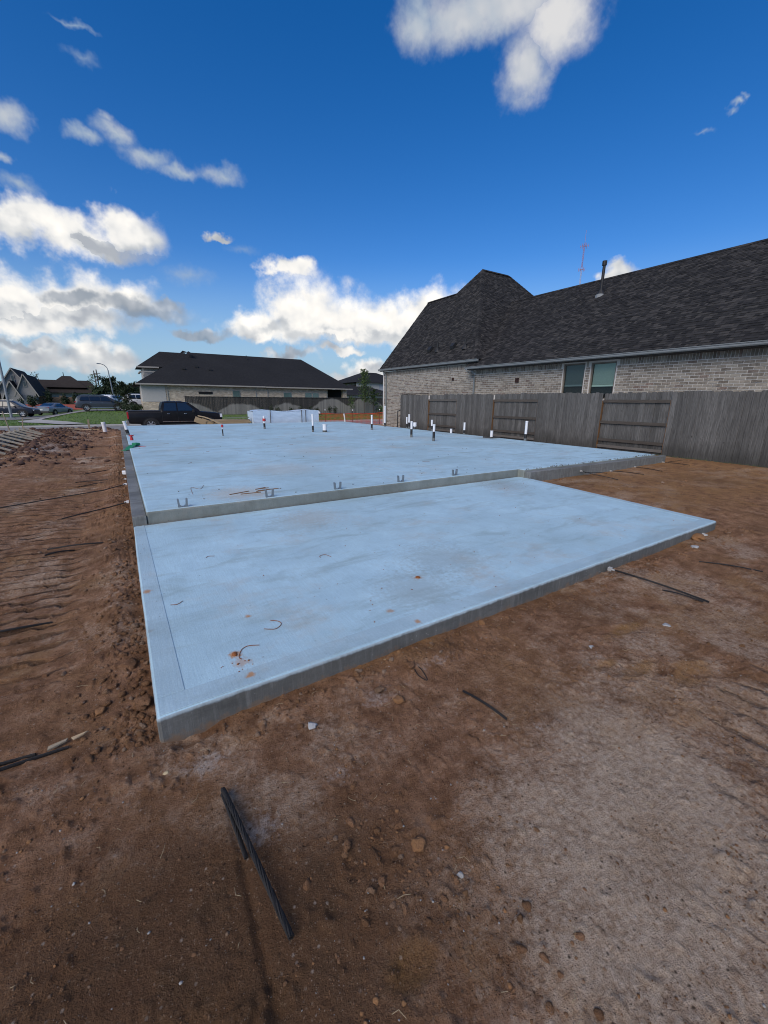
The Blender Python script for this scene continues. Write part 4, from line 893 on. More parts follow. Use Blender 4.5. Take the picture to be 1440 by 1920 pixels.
# steep wing: side plane from hip corner to the gable end with the lower ridge beyond the hip
planes.append(roof_plane((EX2, 15.37, EZ2), (0, 1, 0), (1, 0, p2), [(0, 0), (8.95, 0), (9.30, tpos(19.12)), (6.37, tpos(19.12)), (5.44, tpos(20.3))]))
py = 1.082; ky = math.hypot(1, py)
planes.append(roof_plane((EX2, 15.37, EZ2), (1, 0, 0), (0, 1, py), [(0, 0), (13.2, 0), (22.71-EX2, 5.44*ky), (20.3-EX2, 5.44*ky)]))
allsh = []
for base, out in planes:
    for s_ in out: allsh.append((base, s_))
def key_(q):
    c = q[1][0]; y = c.y
    return camdist(c) if (c.y > 4.6 and c.x < 20) else 1e9
ordr = sorted(range(len(allsh)), key=lambda i: key_(allsh[i])); one = set(ordr[:300]); rests = {b.name: MB() for b, _ in planes}; proto = {}
for i, (base, s_) in enumerate(allsh):
    p, du, dw, n, h = s_
    if i in one:
        k_ = (round(du.length, 2), h)
        if k_ not in proto:
            V_, F_ = shingle_faces(Vector((0, 0, 0)), du.normalized()*k_[0], dw, n, h); mb = MB(); mb.add(V_, F_); o = mb.build('shingle', M['shingle'], base, local=True); proto[k_] = o
        else:
            o = proto[k_].copy(); COL.objects.link(o); o.parent = base
        o.location = p-wl(base)
    else: rests[base.name].add(*shingle_faces(*s_))
for b, _ in planes: rests[b.name].build('shingles', M['shingle'], b, kind='stuff')
# ridge and hip caps, laid as overlapping short pieces
def caps(a, b, w=.26, parent=None):
    a, b = Vector(a), Vector(b); L = (b-a).length; d = (b-a)/L; n_ = max(1, int(L/.22)); mb = MB(); side = d.cross(Vector((0, 0, 1))).normalized(); up = side.cross(d)
    for i in range(n_):
        p = a+d*(i*L/n_); q = a+d*((i+1.15)*L/n_); h0, h1 = .045, .03
        mb.add([p+side*w/2-up*.05, p+up*h0, p-side*w/2-up*.05, q+side*w/2-up*.06, q+up*h1, q-side*w/2-up*.06], [(0, 1, 4, 3), (1, 2, 5, 4), (0, 2, 1)])
    mb.build('ridge_cap', M['shingle'], HOUSE)
caps((21.07, 0.5, 7.485), (21.07, yv, 7.485)); caps((EX2, 15.37, EZ2), (20.3, 20.81, 9.525)); caps((20.3, 20.81, 9.525), (22.71, 20.81, 9.525))
caps((19.12, 21.74, 8.205), (19.12, 24.67, 8.205)); caps((20.3, 20.81, 9.525), (19.12, 21.74, 8.205)); caps((28.1, 15.37, EZ2), (22.71, 20.81, 9.525))
# hidden slopes close the roof
mb = MB(); mb.add([(21.07, .5, 7.47), (21.07, yv, 7.47), (27.4, yv, 3.3), (27.4, .5, 3.3)], [(0, 1, 2, 3)])
mb.add([(19.12, 21.5, 8.18), (19.12, 24.67, 8.18), (23.3, 24.67, 3.6), (23.3, 21.5, 3.6)], [(0, 1, 2, 3)])
mb.add([(22.71, 20.81, 9.5), (28.1, 15.37, 3.6), (28.1, 26.2, 3.6)], [(0, 1, 2)]); mb.add([(20.3, 20.81, 9.5), (22.71, 20.81, 9.5), (23.6, 21.75, 8.4), (19.12, 21.74, 8.2)], [(0, 1, 2, 3)])
mb.build('roof', M['roofbase'], HOUSE)
mb = MB(); mb.add([(EX2+.1, 24.3, 3.6), (19.12, 24.62, 8.15), (23.3, 24.3, 3.6)], [(0, 1, 2)]); mb.bx(15.35, 27, 3.0, 3.1, -.2, 3.2) ; mb.build('gable_wall', M['farstone'], HOUSE)
# gutters with a rolled lip, soffit boards, downspouts
def gutter(x, y0, y1, z):
    prof = [(0, 0), (-.085, .0), (-.105, .03), (-.105, .075), (-.122, .09), (-.122, .112), (-.10, .112), (-.085, .095), (-.085, .02), (-.01, .02), (-.01, .11), (0, .11)]
    mb = MB(); mb.prism([(x+a, z+b) for a, b in prof], y0, y1, 'xz'); mb.build('gutter', M['gutter'], HOUSE)
gutter(EX+.01, .5, 15.84, EZ-.135); gutter(EX2+.01, 15.25, 24.35, EZ2-.13)
mb = MB(); mb.bx(EX+.012, XW+.02, .5, 15.8, EZ-.16, EZ-.13); mb.bx(EX+.012, EX+.04, .5, 15.8, EZ-.13, EZ-.005); mb.bx(EX2+.012, XW+.02, 15.3, 24.3, EZ2-.16, EZ2-.13); mb.bx(EX2+.012, EX2+.035, 15.3, 24.3, EZ2-.13, EZ2-.01); mb.build('soffit', M['soffit'], HOUSE)
mb = MB(); mb.tube([(EX-.05, 15.74, EZ-.13), (EX-.05, 15.72, EZ-.22), (XW-.06, 15.62, EZ-.40), (XW-.05, 15.62, EZ-.55)], .035, 8); mb.box((XW-.05, 15.62, 1.35), (.06, .085, 2.8)); mb.build('downspout', M['gutter'], HOUSE)
mb = MB(); mb.box((XW-.05, 23.75, 1.5), (.06, .085, 3.5)); mb.tube([(EX2-.05, 23.9, EZ2-.12), (XW-.05, 23.75, 3.2)], .035, 8); mb.build('downspout', M['gutter'], HOUSE)
for y, z, s in ((17.23, 2.76, .13), (12.97, 2.56, .19)):
    mb = MB()
    for a, b, c, d in ((-s/2, s/2, s/2-.02, s/2), (-s/2, s/2, -s/2, -s/2+.02), (-s/2, -s/2+.02, -s/2, s/2), (s/2-.02, s/2, -s/2, s/2)): mb.bx(XW-.045, XW-.01, y+a, y+b, z+c, z+d)
    for i in range(4): mb.box((XW-.02, y, z-s/2+.03+i*(s-.05)/3.2), (.03, s-.03, .006), 0, 0, Matrix.Rotation(R(40), 3, 'Y'))
    mb.bx(XW-.013, XW-.009, y-s/2, y+s/2, z-s/2, z+s/2); mb.build('wall_vent', M['vent'], HOUSE)
def roof_z(x): return EZ2+p2*(x-EX2)
for y, x, kind in ((19.87, 15.72, 'hood'), (19.15, 15.62, 'pipe'), (17.9, 15.72, 'hood'), (16.88, 15.58, 'pipe')):
    z = roof_z(x); mb = MB()
    if kind == 'hood':
        mb.prism([(x-.15, z-.12), (x+.12, z+.16), (x-.05, z+.20), (x-.20, z+.02)], y-.13, y+.13, 'xz'); mb.build('roof_vent', M['pipe'], HOUSE)
    else:
        mb.tube([(x, y, z-.1), (x, y, z+.42)], .045, 10); mb.lathe([(.17, -.10), (.12, .02), (.055, .12)], (x, y, z+.02), 10); mb.build('vent_pipe', M['pipe'], HOUSE)
x, y = 19.5, 12.28; z = EZ+.667*(x-EX); mb = MB(); mb.tube([(x, y, z-.1), (x, y, z+1.22)], .065, 12); mb.tube([(x, y, z+1.20), (x, y, z+1.38)], .10, 12); mb.lathe([(.22, -.14), (.16, .04), (.07, .2)], (x, y, z), 12); mb.build('flue_pipe', M['pipe'], HOUSE)
mb = MB(); mb.lathe([(.24, -.17), (.20, -.02), (.09, .05)], (x-.02, y, z), 12); mb.build('flashing', M['gutter'], HOUSE)

# ------------------------------------------------------------------ grey cedar fence: boards and rails alternate sides from bay to bay
XF = 13.8
FENCE = empty('cedar_fence', (XF, 10, 0), 'weathered grey cedar board fence along the right side of the lot', 'fence')
posts_y = [20.04, 17.54, 15.29, 13.02, 10.66, 8.14, 5.99, 3.6, 1.2]
rail_side = {1, 3, 5, 7}    # bays whose rails face this lot
rf = random.Random(8)
bw = .142
def ft(y): return 1.955+.012*math.sin(y*1.3)
bd = {}
for i in range(len(posts_y)-1):
    ya, yb = posts_y[i+1], posts_y[i]; rails = i in rail_side
    if i == 7: rails = False
    x = XF+(.075 if rails else -.0); y = ya+(.05 if rails else -.03); end = yb-(.05 if rails else -.03)
    n_ = int((end-y)/bw); st = (end-y)/n_
    for j in range(n_):
        c = y+(j+.5)*st; zt = ft(c)+rf.uniform(-.022, .022); zb = .17 if rails else gz(XF-.1, c)+rf.uniform(-.01, .03)-.02
        if not rails: zb = min(zb, .06)
        w = st+.0015; H = zt-zb; ch = .025
        vi = rf.randrange(9)
        kk = (vi,)
        if kk not in bd:
            th = rf.uniform(.015, .018); mb = MB()
            dep = rf.uniform(.004, .008); pr = [(-.5, 0), (.5, 0), (.5, 1-.012), (.33, 1), (-.33, 1), (-.5, 1-.012)]; k6 = len(pr)
            vv = [(th/2, a, b) for a, b in pr]+[(-th/2+dep, a, b) for a, b in pr]+[(-th/2, a*.88, b-(.002 if b > .5 else 0)) for a, b in pr]
            mb.add(vv, [tuple(range(k6-1, -1, -1))[::-1], tuple(range(3*k6-1, 2*k6-1, -1))]+[(q*k6+i_, q*k6+(i_+1) % k6, (q+1)*k6+(i_+1) % k6, (q+1)*k6+i_) for q in (0, 1) for i_ in range(k6)])
            o = mb.build('board', M['board'], FENCE, local=True); bd[kk] = o
        else: o = bd[kk].copy(); COL.objects.link(o); o.parent = FENCE
        o.location = Vector((x+rf.uniform(-.007, .007), c, zb))-wl(FENCE); o.scale = (1, w, H); o.rotation_euler = (0, 0, rf.uniform(-.02, .02))
    # rails: 2x4s at three heights plus a kick board
    for z in (.36 if not rails else .42, 1.0, 1.68):
        mb = MB(); mb.bx(XF+.02, XF+.06, ya+.045, yb-.045, z-.045, z+.045)
        if rails or z > 1.5: mb.build('rail', M['grey_rail'] if (rails and z > 1.5 and i == 1) else M['rail'], FENCE)
        else: mb.build('rail', M['rail'], FENCE)
    mb = MB(); kx = XF+(.078 if rails else .03); mb.bx(kx-.010, kx+.010, ya+.04, yb-.04, -.05, .165); mb.build('kick_board', M['board'], FENCE)
    if rails: mb = MB(); mb.bx(XF+.018, XF+.062, ya+.045, yb-.045, .165, .25); mb.build('rail', M['grey_rail'], FENCE)
for i, y in enumerate(posts_y):
    mb = MB(); mb.bx(XF+.005, XF+.095, y-.045, y+.045, -.2, 1.72 if i not in (5,) else 1.70); mb.build('post', M['post'], FENCE)
# taller return with its cap board by the house, gate latch post
mb = MB(); mb.bx(XF-.02, XF+.08, 17.6, 20.1, 1.985, 2.03); mb.build('cap_board', M['rail'], FENCE)
y = 20.06
for j in range(9):
    mb = MB(); xx = XF+.06+j*.145; mb.bx(xx, xx+.138, y-.009, y+.009, .0, 1.99+rf.uniform(-.01, .01)); mb.build('board', M['board'], FENCE)
mb = MB(); mb.tube([(XF+.1, 20.5, .1), (XF+.1, 20.5, 1.05), (XF+.35, 20.5, 1.12), (XF+.5, 20.5, 1.05)], .03, 8); tag(mb.build('gate_frame', M['pipe'], smooth=50), 'black metal gate hoop at the far end of the cedar fence', 'gate hoop')
# weeds at the fence foot
def weeds():
    r = np.random.RandomState(6); mb = MB()
    for i in range(420):
        y = r.uniform(2.8, 6.3); x = XF-.06-abs(r.normal(0, .05)); z = gz(x, y); a = r.uniform(0, 6.28); h = r.uniform(.02, .09); dx, dy = math.cos(a)*h*.5, math.sin(a)*h*.5
        mb.add([(x-.003, y, z-.01), (x+.003, y, z-.01), (x+dx, y+dy, z+h)], [(0, 1, 2)])
    tag(mb.build('weeds', M['blade'], kind='stuff'), 'low green weeds at the foot of the cedar fence', 'weeds')
weeds()
# ------------------------------------------------------------------ street, lawns, walks
def lz(x, y):
    x = np.asarray(x, float); y = np.asarray(y, float)
    up = sstep(40.0, 49.0, y)
    z = -.37+up*(.60*sstep(-7.5, -2.5, x)-.06*(1-sstep(-7.5, -2.5, x)))
    return z+.3*sstep(70, 90, y)*(1-sstep(-7.5, -2.5, x))
def lzs(x, y): return float(lz(np.array([x]), np.array([y]))[0])
def sheet(name, xs, ys, zf, mat, kind='structure', mask=None):
    X, Y = np.meshgrid(xs, ys); Z = zf(X, Y); n, k = X.shape; I = np.arange(n*k).reshape(n, k)
    F = np.stack([I[:-1, :-1], I[:-1, 1:], I[1:, 1:], I[1:, :-1]], -1).reshape(-1, 4)
    return np_mesh(name, np.stack([X, Y, Z], -1).reshape(-1, 3), F, mat, kind, smooth=True)
far_x = np.concatenate([-np.geomspace(900, 40, 12), np.arange(-38, 60, 1.0), np.geomspace(62, 900, 12)])
sheet('lawn', far_x, np.concatenate([np.arange(40.05, 66, .7), np.geomspace(67, 1200, 26)]), lambda x, y: lz(x, y)+fbm(x, y, .5, 3, 60)*.05, M['grassbase'])
sheet('street', np.array([-300., -60, 0, 60, 300]), np.array([30.05, 32.5, 35, 37.5, 39.7]), lambda x, y: ROAD_Z+.03*np.sin((y-30.05)/9.65*math.pi), M['road'])
sheet('terrain', np.array([-1500., -60, 60, 1500]), np.array([-1500., -45, 29, 1500]), lambda x, y: np.full_like(x, -1.4), M['farland'])
for y0, y1, nm in ((29.75, 30.05, 'kerb'), (39.7, 40.05, 'kerb')):
    mb = MB(); mb.prism([(y0, ROAD_Z-.2), (y1, ROAD_Z-.2), (y1, ROAD_Z+.12), (y0+.05, ROAD_Z+.12), (y0, ROAD_Z+.05)] if y0 > 35 else [(y0, ROAD_Z-.2), (y1, ROAD_Z-.2), (y1, ROAD_Z+.05), (y1-.05, ROAD_Z+.12), (y0, ROAD_Z+.12)], -120, 120, 'yz'); mb.build(nm, M['walk'], kind='structure')
def strip(name, pts, w, mat, dz, zf=lz, n=10, kind='structure'):
    P = [Vector((x, y, 0)) for x, y in pts]; Q = []
    for i in range(len(P)-1):
        a = P[max(i-1, 0)]; b = P[i]; c = P[i+1]; d = P[min(i+2, len(P)-1)]
        for k in range(n):
            t = k/n; Q.append(.5*((2*b)+(c-a)*t+(2*a-5*b+4*c-d)*t*t+(3*b-a-3*c+d)*t**3))
    Q.append(P[-1]); V = []; cols = 5
    for i, q in enumerate(Q):
        d = (Q[min(i+1, len(Q)-1)]-Q[max(i-1, 0)]).normalized(); s = Vector((-d.y, d.x, 0))
        for j in range(cols): V.append(q+s*w*(j/(cols-1)-.5))
    V = np.array([v[:] for v in V]); V[:, 2] = zf(V[:, 0], V[:, 1])+dz
    I = np.arange(len(V)).reshape(-1, cols); F = np.stack([I[:-1, :-1], I[:-1, 1:], I[1:, 1:], I[1:, :-1]], -1).reshape(-1, 4)
    return np_mesh(name, V, F[:, ::-1], mat, kind, smooth=True)
strip('side_street', [(-120, 40), (-30, 48), (-14, 52.5), (-6.5, 57.5), (0, 61.5), (12, 63.5), (80, 66)], 7.5, M['road'], .05)
strip('sidewalk', [(-3.0, 40.1), (-3.9, 41.5), (-5.7, 44.0), (-6.6, 47.5), (-5.6, 51.5), (-3.2, 55.5)], 1.6, M['walk'], .06)
def lawn_grass():
    r = np.random.RandomState(12); n = 26000
    x = r.uniform(-16, 32, n); y = 40.3+19*r.rand(n)**1.5
    cl = np.array([(-3.0, 40.1), (-3.9, 41.5), (-5.7, 44.0), (-6.6, 47.5), (-5.6, 51.5), (-3.2, 55.5)]); d = np.min([np.hypot(x-a, y-b) for (p, q), (s, t) in zip(cl[:-1], cl[1:]) for k in np.linspace(0, 1, 6) for a, b in [(p+(s-p)*k, q+(t-q)*k)]], 0)
    rd = np.interp(x, [-30, -14, -6.5, 0, 12], [48, 52.5, 57.5, 61.5, 63.5]); k = (d > .95) & (y < rd-4.1); x, y = x[k], y[k]; z = lz(x, y)+fbm(x, y, .5, 3, 60)*.05
    h = r.uniform(.03, .085, len(x)); a = r.uniform(0, 6.283, len(x)); w = .03
    V = np.stack([np.stack([x-w*np.cos(a), y-w*np.sin(a), z-.01], 1), np.stack([x+w*np.cos(a), y+w*np.sin(a), z-.01], 1), np.stack([x+h*.5*np.sin(a), y-h*.5*np.cos(a), z+h], 1)], 1).reshape(-1, 3)
    tag(np_mesh('grass', V, np.arange(len(V)).reshape(-1, 3), M['blade'], 'stuff'), 'mown green lawn grass across the street', 'grass')
lawn_grass()

# ------------------------------------------------------------------ far brick house across the street
HY = 48.0
FH = empty('brick_house', (13, HY, .2), 'low tan brick house with a long black hipped roof across the street', 'house')
mb = MB(); mb.bx(2.6, 22.2, HY+.45, HY+.6, -.1, 3.05); mb.bx(2.6, 2.75, HY+.6, HY+14, -.1, 3.05); mb.bx(22.2, 22.35, HY+.6, HY+14, -.1, 3.05); mb.build('wall', M['farbrick'], FH)
mb = MB(); mb.bx(2.2, 4.3, HY+.40, HY+.46, 1.35, 3.05); mb.bx(2.2, 2.6, HY+.46, HY+3, 1.35, 3.05); mb.build('stucco_panel', M['stucco'], FH)
mb = MB(); mb.bx(2.15, 4.34, HY+.34, HY+.44, -.1, 1.33); mb.build('stone_base', M['farbrick'], FH)
mb = MB(); mb.bx(24.4, 24.9, HY+.4, HY+.9, -.1, 3.05); mb.build('porch_post', M['farbrick'], FH)
# hip roof with long ridge, higher cross gables at the left
def hip(mb, x0, x1, y0, y1, ze, xr0, xr1, yr, zr, mi=0):
    a, b, c, d, e, f = (x0, y0, ze), (x1, y0, ze), (x1, y1, ze), (x0, y1, ze), (xr0, yr, zr), (xr1, yr, zr)
    mb.add([a, b, c, d, e, f], [(0, 1, 5, 4), (1, 2, 5), (2, 3, 4, 5), (3, 0, 4), (3, 2, 1, 0)], mi)
mb = MB(); hip(mb, 1.75, 25.5, HY, HY+16, 3.10, 7.9, 21.9, HY+8, 6.95); RF = mb.build('roof', M['farroof'], FH)
mb = MB(); hip(mb, 2.3, 9.5, HY+5.6, HY+12, 5.0, 4.9, 7.6, HY+8.6, 6.9); mb.build('roof', M['farroof'], FH)
mb = MB(); mb.bx(2.9, 7, HY+6.2, HY+11.5, 3.6, 4.98); mb.build('upper_wall', M['stucco'], FH)
mb = MB(); mb.bx(2.25, 4.4, HY+5.45, HY+5.6, 4.88, 5.02); mb.bx(2.4, 3.9, HY+3.4, HY+3.55, 4.30, 4.42); mb.bx(2.4, 2.55, HY+3.55, HY+8, 4.30, 4.42); mb.build('fascia', M['trim'], FH)
mb = MB(); mb.add([(7.4, HY+6.2, 6.6), (7.8, HY+7.4, 7.05), (8.2, HY+6.2, 6.6)], [(0, 1, 2)]); mb.add([(6.9, HY+7.6, 6.75), (7.3, HY+8, 7.12), (7.9, HY+8, 6.95)], [(0, 1, 2)]); mb.build('ridge_peak', M['farroof'], FH)
mb = MB(); mb.bx(1.70, 14.4, HY-.12, HY+.01, 2.96, 3.09); mb.build('gutter', M['trim'], FH)
mb = MB(); mb.bx(14.45, 25.5, HY-.14, HY-.01, 2.94, 3.07); mb.build('gutter', M['trim'], FH)
mb = MB(); mb.bx(1.75, 25.4, HY+.02, HY+.44, 2.99, 3.04); mb.build('soffit', M['soffit'], FH)
for x in (4.45, 13.4, 14.75):
    mb = MB(); mb.bx(x-.05, x+.05, HY+.36, HY+.44, -.1, 2.98); mb.build('downspout', M['trim'], FH)
for x0, x1, z0, z1 in ((10.9, 11.6, 1.5, 2.55), (20.9 - 1.6, 20.55 - .45, 1.35, 2.45), (20.25, 21.0, 1.35, 2.45), (18.0 - 1.35, 17.55, 1.35, 2.45)):
    mb = MB(); mb.bx(x0-.06, x1+.06, HY+.38, HY+.44, z0-.06, z1+.06); w_ = mb.build('window', M['trim'], FH)
    mb = MB(); mb.bx(x0, x1, HY+.36, HY+.375, z0, z1); mb.build('pane', M['shade'], w_)
mb = MB(); mb.bx(7.4, 8.8, HY+.40, HY+.44, 2.15, 2.40); mb.build('slot_vent', M['roofbase'], FH)
for x, yy in ((6.6, 3.4), (8.0, 4.0), (9.3, 3.4)):
    z = 3.10+3.85*yy/8; mb = MB(); mb.box((x, HY+yy, z+.1), (.3, .3, .22)); mb.build('roof_vent', M['pipe'], FH)
mb = MB(); mb.tube([(14.3, HY+6.8, 6.2), (14.3, HY+6.8, 6.9)], .05, 6); mb.build('vent_pipe', M['pipe'], FH)
mb = MB(); mb.bx(22.36, 25.2, HY+2.5, HY+2.6, -.1, 3.0); mb.build('porch_wall', M['roofbase'], FH)

# far grey fence with water-stained arcs
FF = empty('board_fence', (17, HY-2, .2), 'dark stained board fence in front of the low tan brick house', 'fence')
def arc_mat():
    m, t, b = new_mat('stained_board'); P = pos(t); s = t.node('ShaderNodeSeparateXYZ'); t.put(s.inputs[0], P)
    r = piece_rand(t); n, _ = t.noise(P, 1.1, 5, .6)
    per = t.m('ABSOLUTE', t.m('SINE', t.m('MULTIPLY_ADD', s.outputs[0], .62, .95)))
    line = t.m('MULTIPLY_ADD', per, .95, t.rng(s.outputs[0], 17.5, 22.5, .35, 1.05)); line = t.m('MULTIPLY_ADD', t.m('SUBTRACT', n, .5), .7, line)
    light = t.rng(t.m('SUBTRACT', line, s.outputs[2]), -.05, .12, 0, 1)
    dark = t.mix(r, (.030, .029, .027), (.062, .058, .052)); lite = t.mix(r, (.17, .165, .15), (.25, .24, .215))
    c = t.mix(light, dark, lite); t.put(b.inputs['Base Color'], c); b.inputs['Roughness'].default_value = .9; return m
M['arc'] = arc_mat(); rg = random.Random(5); mb = MB(); x = 5.7
while x < 29.5:
    w = .148; mb.bx(x+.004, x+w-.004, HY-2+rg.uniform(-.006, .006), HY-1.98, .10, 1.87+.10*(x-5.7)/20+rg.uniform(-.015, .015)); x += w
mb.build('boards', M['arc'], FF, kind='stuff')
mb = MB(); mb.bx(5.6, 29.6, HY-2.05, HY-1.93, 1.88, 1.91); mb.build('cap_rail', M['soffit'], FF)
for x in np.arange(5.8, 29.5, 2.44):
    mb = MB(); mb.bx(x-.045, x+.045, HY-1.975, HY-1.88, 0, 1.9); mb.build('post', M['post'], FF)

# ------------------------------------------------------------------ vegetation
def leafy(name, base, h, crown, n, leaf, label, cat, group=None, trunk=.06, stake=False, limbs=9, seed=1, z0=.3, mat='leaf', up=.5):
    """tapered trunk, limbs out into the crown, leaf clumps along the limbs"""
    r = np.random.RandomState(seed); e = empty(name, base, label, cat, group); b = Vector(base); mb = MB()
    tr = [b+Vector((r.normal(0, .02)*i, r.normal(0, .02)*i, h*.92*i/6)) for i in range(7)]; mb.tube(tr, [trunk*(1-.13*i) for i in range(7)], 7)
    tips = []
    for k in range(limbs):
        f = z0+(1-z0)*(k+.5)/limbs*.92; p = b.lerp(b+Vector((0, 0, h)), f); a = k*2.4+r.uniform(-.4, .4); L = crown*(1-.72*abs((f-z0)/(1-z0)-.3))*r.uniform(.7, 1.1)
        q = p+Vector((math.cos(a)*L, math.sin(a)*L, L*up)); mid = p.lerp(q, .5)+Vector((0, 0, -.06*L)); mb.tube([p, mid, q], [trunk*.4, trunk*.28, trunk*.1], 5, cap=False); tips += [(p.lerp(mid, .4), L), (mid, L), (q, L*.8)]
    tips.append((b+Vector((0, 0, h*.97)), crown*.35)); mb.build('trunk', M['bark'], e)
    T = np.array([list(t[0]) for t in tips]); S = np.array([t[1] for t in tips]); i = r.randint(len(T), size=n)
    c = T[i]+r.normal(0, 1, (n, 3))*np.array([.30, .30, .22])*S[i][:, None]
    d = r.normal(0, 1, (n, 3)); d /= np.linalg.norm(d, axis=1)[:, None]; u = np.cross(d, r.normal(0, 1, (n, 3))); u /= np.linalg.norm(u, axis=1)[:, None]; s = leaf*r.uniform(.6, 1.3, (n, 1))
    V = np.stack([c-d*s, c+u*s*.5, c+d*s, c-u*s*.5], 1).reshape(-1, 3)-np.array(base)
    o = np_mesh('crown', V, np.arange(4*n).reshape(-1, 4), M[mat]); o.parent = e; return e
yt = leafy('young_tree', (25.0, 44.0, .08), 5.2, .80, 2300, .075, 'slim young staked tree between the two brick houses', 'tree', limbs=15, seed=4, z0=.26, trunk=.05, up=.75)
for dx in (-1.3, 1.15):
    mb = MB(); mb.tube([(25+dx, 43.9, 0), (25+dx, 43.9, 2.0)], .03, 6); tag(mb.build('tree_stake', M['tpost']), 'thin stake %s the slim young tree' % ('left of' if dx < 0 else 'right of'), 'stake')
leafy('young_tree', (26.9, 45.0, .1), 2.9, .6, 1100, .07, 'small low sapling just right of the slim young tree', 'tree', limbs=8, seed=9, trunk=.03)
leafy('young_tree', (23.6, 44.6, .1), 2.0, .5, 500, .06, 'bare-looking sapling left of the slim young tree', 'tree', limbs=7, seed=10, trunk=.025)
def bush(x, y, z, w, h, n, lb, grp, mat='darkleaf', leaf=.05, seed=0):
    r = np.random.RandomState(seed+100); e = empty('shrub', (x, y, z), lb, 'shrub', grp); mb = MB()
    for k in range(6):
        a = r.uniform(0, 6.28); mb.tube([(x, y, z), (x+math.cos(a)*w*.35, y+math.sin(a)*w*.35, z+h*.7)], .012, 4, cap=False)
    mb.build('stem', M['bark'], e)
    d = r.normal(0, 1, (n, 3)); d /= np.linalg.norm(d, axis=1)[:, None]; c = d*(r.rand(n, 1)**.4)*np.array([w/2, w/2, h/2])*(1+.25*np.sin(d[:, :1]*5+seed)); c[:, 2] += h*.52
    u = r.normal(0, 1, (n, 3)); u /= np.linalg.norm(u, axis=1)[:, None]; q = np.cross(u, d); q /= np.linalg.norm(q, axis=1)[:, None]; s = leaf*r.uniform(.6, 1.4, (n, 1))
    V = np.stack([c-u*s, c+q*s*.5, c+u*s, c-q*s*.5], 1).reshape(-1, 3); o = np_mesh('foliage', V, np.arange(4*n).reshape(-1, 4), M[mat]); o.parent = e; return e
ord_ = ('first', 'second', 'third', 'fourth', 'fifth', 'sixth', 'seventh', 'eighth', 'ninth')
for i, x in enumerate((13.1, 14.1, 14.8, 16.3, 17.5, 18.6, 19.45, 21.05, 21.75)):
    bush(x, 45.3, .12, .55+.25*((i*7) % 3)/2, .75+.25*((i*5) % 3)/2, 300, 'dark round shrub, %s from the left along the stained board fence' % ord_[i], 'shrubs along the stained fence', seed=i)
bush(28.2, 45.0, .12, 1.6, 1.0, 700, 'wide green bush in the gap beside the right brick house', None, 'leaf', .07, 30)
# darker trees and hedge plants on the left, around the parked cars
leafy('dense_tree', (.75, 55.5, .1), 3.3, .85, 1500, .10, 'dark bushy ornamental tree in front of the grey SUV nose', 'tree', limbs=13, seed=21, z0=.15, trunk=.07, mat='darkleaf')
bush(1.4, 53.5, .15, 3.0, 1.0, 1500, 'low dark hedge at the left corner of the tan brick house', None, 'darkleaf', .08, 41)
for i, (x, y, h, w, lb, sd) in enumerate(((-.9, 92, 4.9, 1.8, 'tall rounded oak rising behind the street lamp', 61), (2.6, 100, 4.0, 1.9, 'broad dark tree behind the tan brick house corner', 62), (4.6, 108, 4.6, 2.0, 'distant tree peeping above the tan house roof edge', 63), (1.0, 84, 3.3, 1.5, 'short bushy tree below the street lamp', 64), (-2.0, 78, 2.9, 1.3, 'low leafy tree beside the twin utility poles', 65), (-12.6, 106, 6.2, 1.5, 'thin treetop behind the long brown house', 66))):
    leafy('dense_tree', (x, y, .2), h, w, 2600 if i < 5 else 60, .20, lb, 'tree', 'trees far down the side street', .16, limbs=14, seed=sd, z0=.22, mat='darkleaf')
for i, (x, y, h, lb) in enumerate(((-8.5, 79.5, 2.6, 'cone-shaped evergreen by the stone boundary wall'), (-6.6, 79.5, 1.9, 'dark rounded shrub below the brown roof'), (-5.2, 79.2, 2.4, 'taller evergreen right of the cone-shaped one'), (-9.2, 70, 1.7, 'dark columnar shrub beside the garage'))):
    bush(x, y, .25, 1.2, h, 520, lb, 'evergreens by the stone boundary wall', 'darkleaf', .12, 70+i)
for i, (x, w) in enumerate(((-13.2, 1.8), (-11.8, 1.6), (-10.6, 1.4))): bush(x, 70.5, .1, w, 1.3, 420, 'dark clipped shrub, %s from the left before the gabled house' % ord_[i], 'shrubs before the gabled house', 'darkleaf', .1, 80+i)
leafy('young_tree', (-2.0, 57.0, .0), 4.2, .8, 420, .07, 'spindly sapling standing before the grey SUV', 'tree', limbs=9, seed=33, trunk=.03)

# ------------------------------------------------------------------ houses at the far left
GH = empty('gabled_house', (-13, 78, 0), 'grey gabled house with garage at the far left edge', 'house')
def gable(x0, x1, y0, y1, zb, ze, zp, nm, par):
    xm = (x0+x1)/2
    mb = MB(); mb.prism([(x0, zb), (x1, zb), (x1, ze), (xm, zp), (x0, ze)], y0, y1, 'xz'); mb.build(nm, M['farstone'], par)
    mb = MB(); k = (zp-ze)/(x1-xm); o = .35
    mb.add([(xm, y0-.3, zp+.15), (x1+o, y0-.3, ze-k*o+.15), (x1+o, y1, ze-k*o+.15), (xm, y1, zp+.15), (x0-o, y0-.3, ze-k*o+.15), (x0-o, y1, ze-k*o+.15)], [(0, 1, 2, 3), (0, 3, 5, 4)]); mb.build('roof', M['farroof'], par)
    mb = MB(); mb.beam((xm, y0-.32, zp+.06), (x1+o, y0-.32, ze-k*o+.06), .06, .12); mb.beam((xm, y0-.32, zp+.06), (x0-o, y0-.32, ze-k*o+.06), .06, .12); mb.build('bargeboard', M['trim'], par)
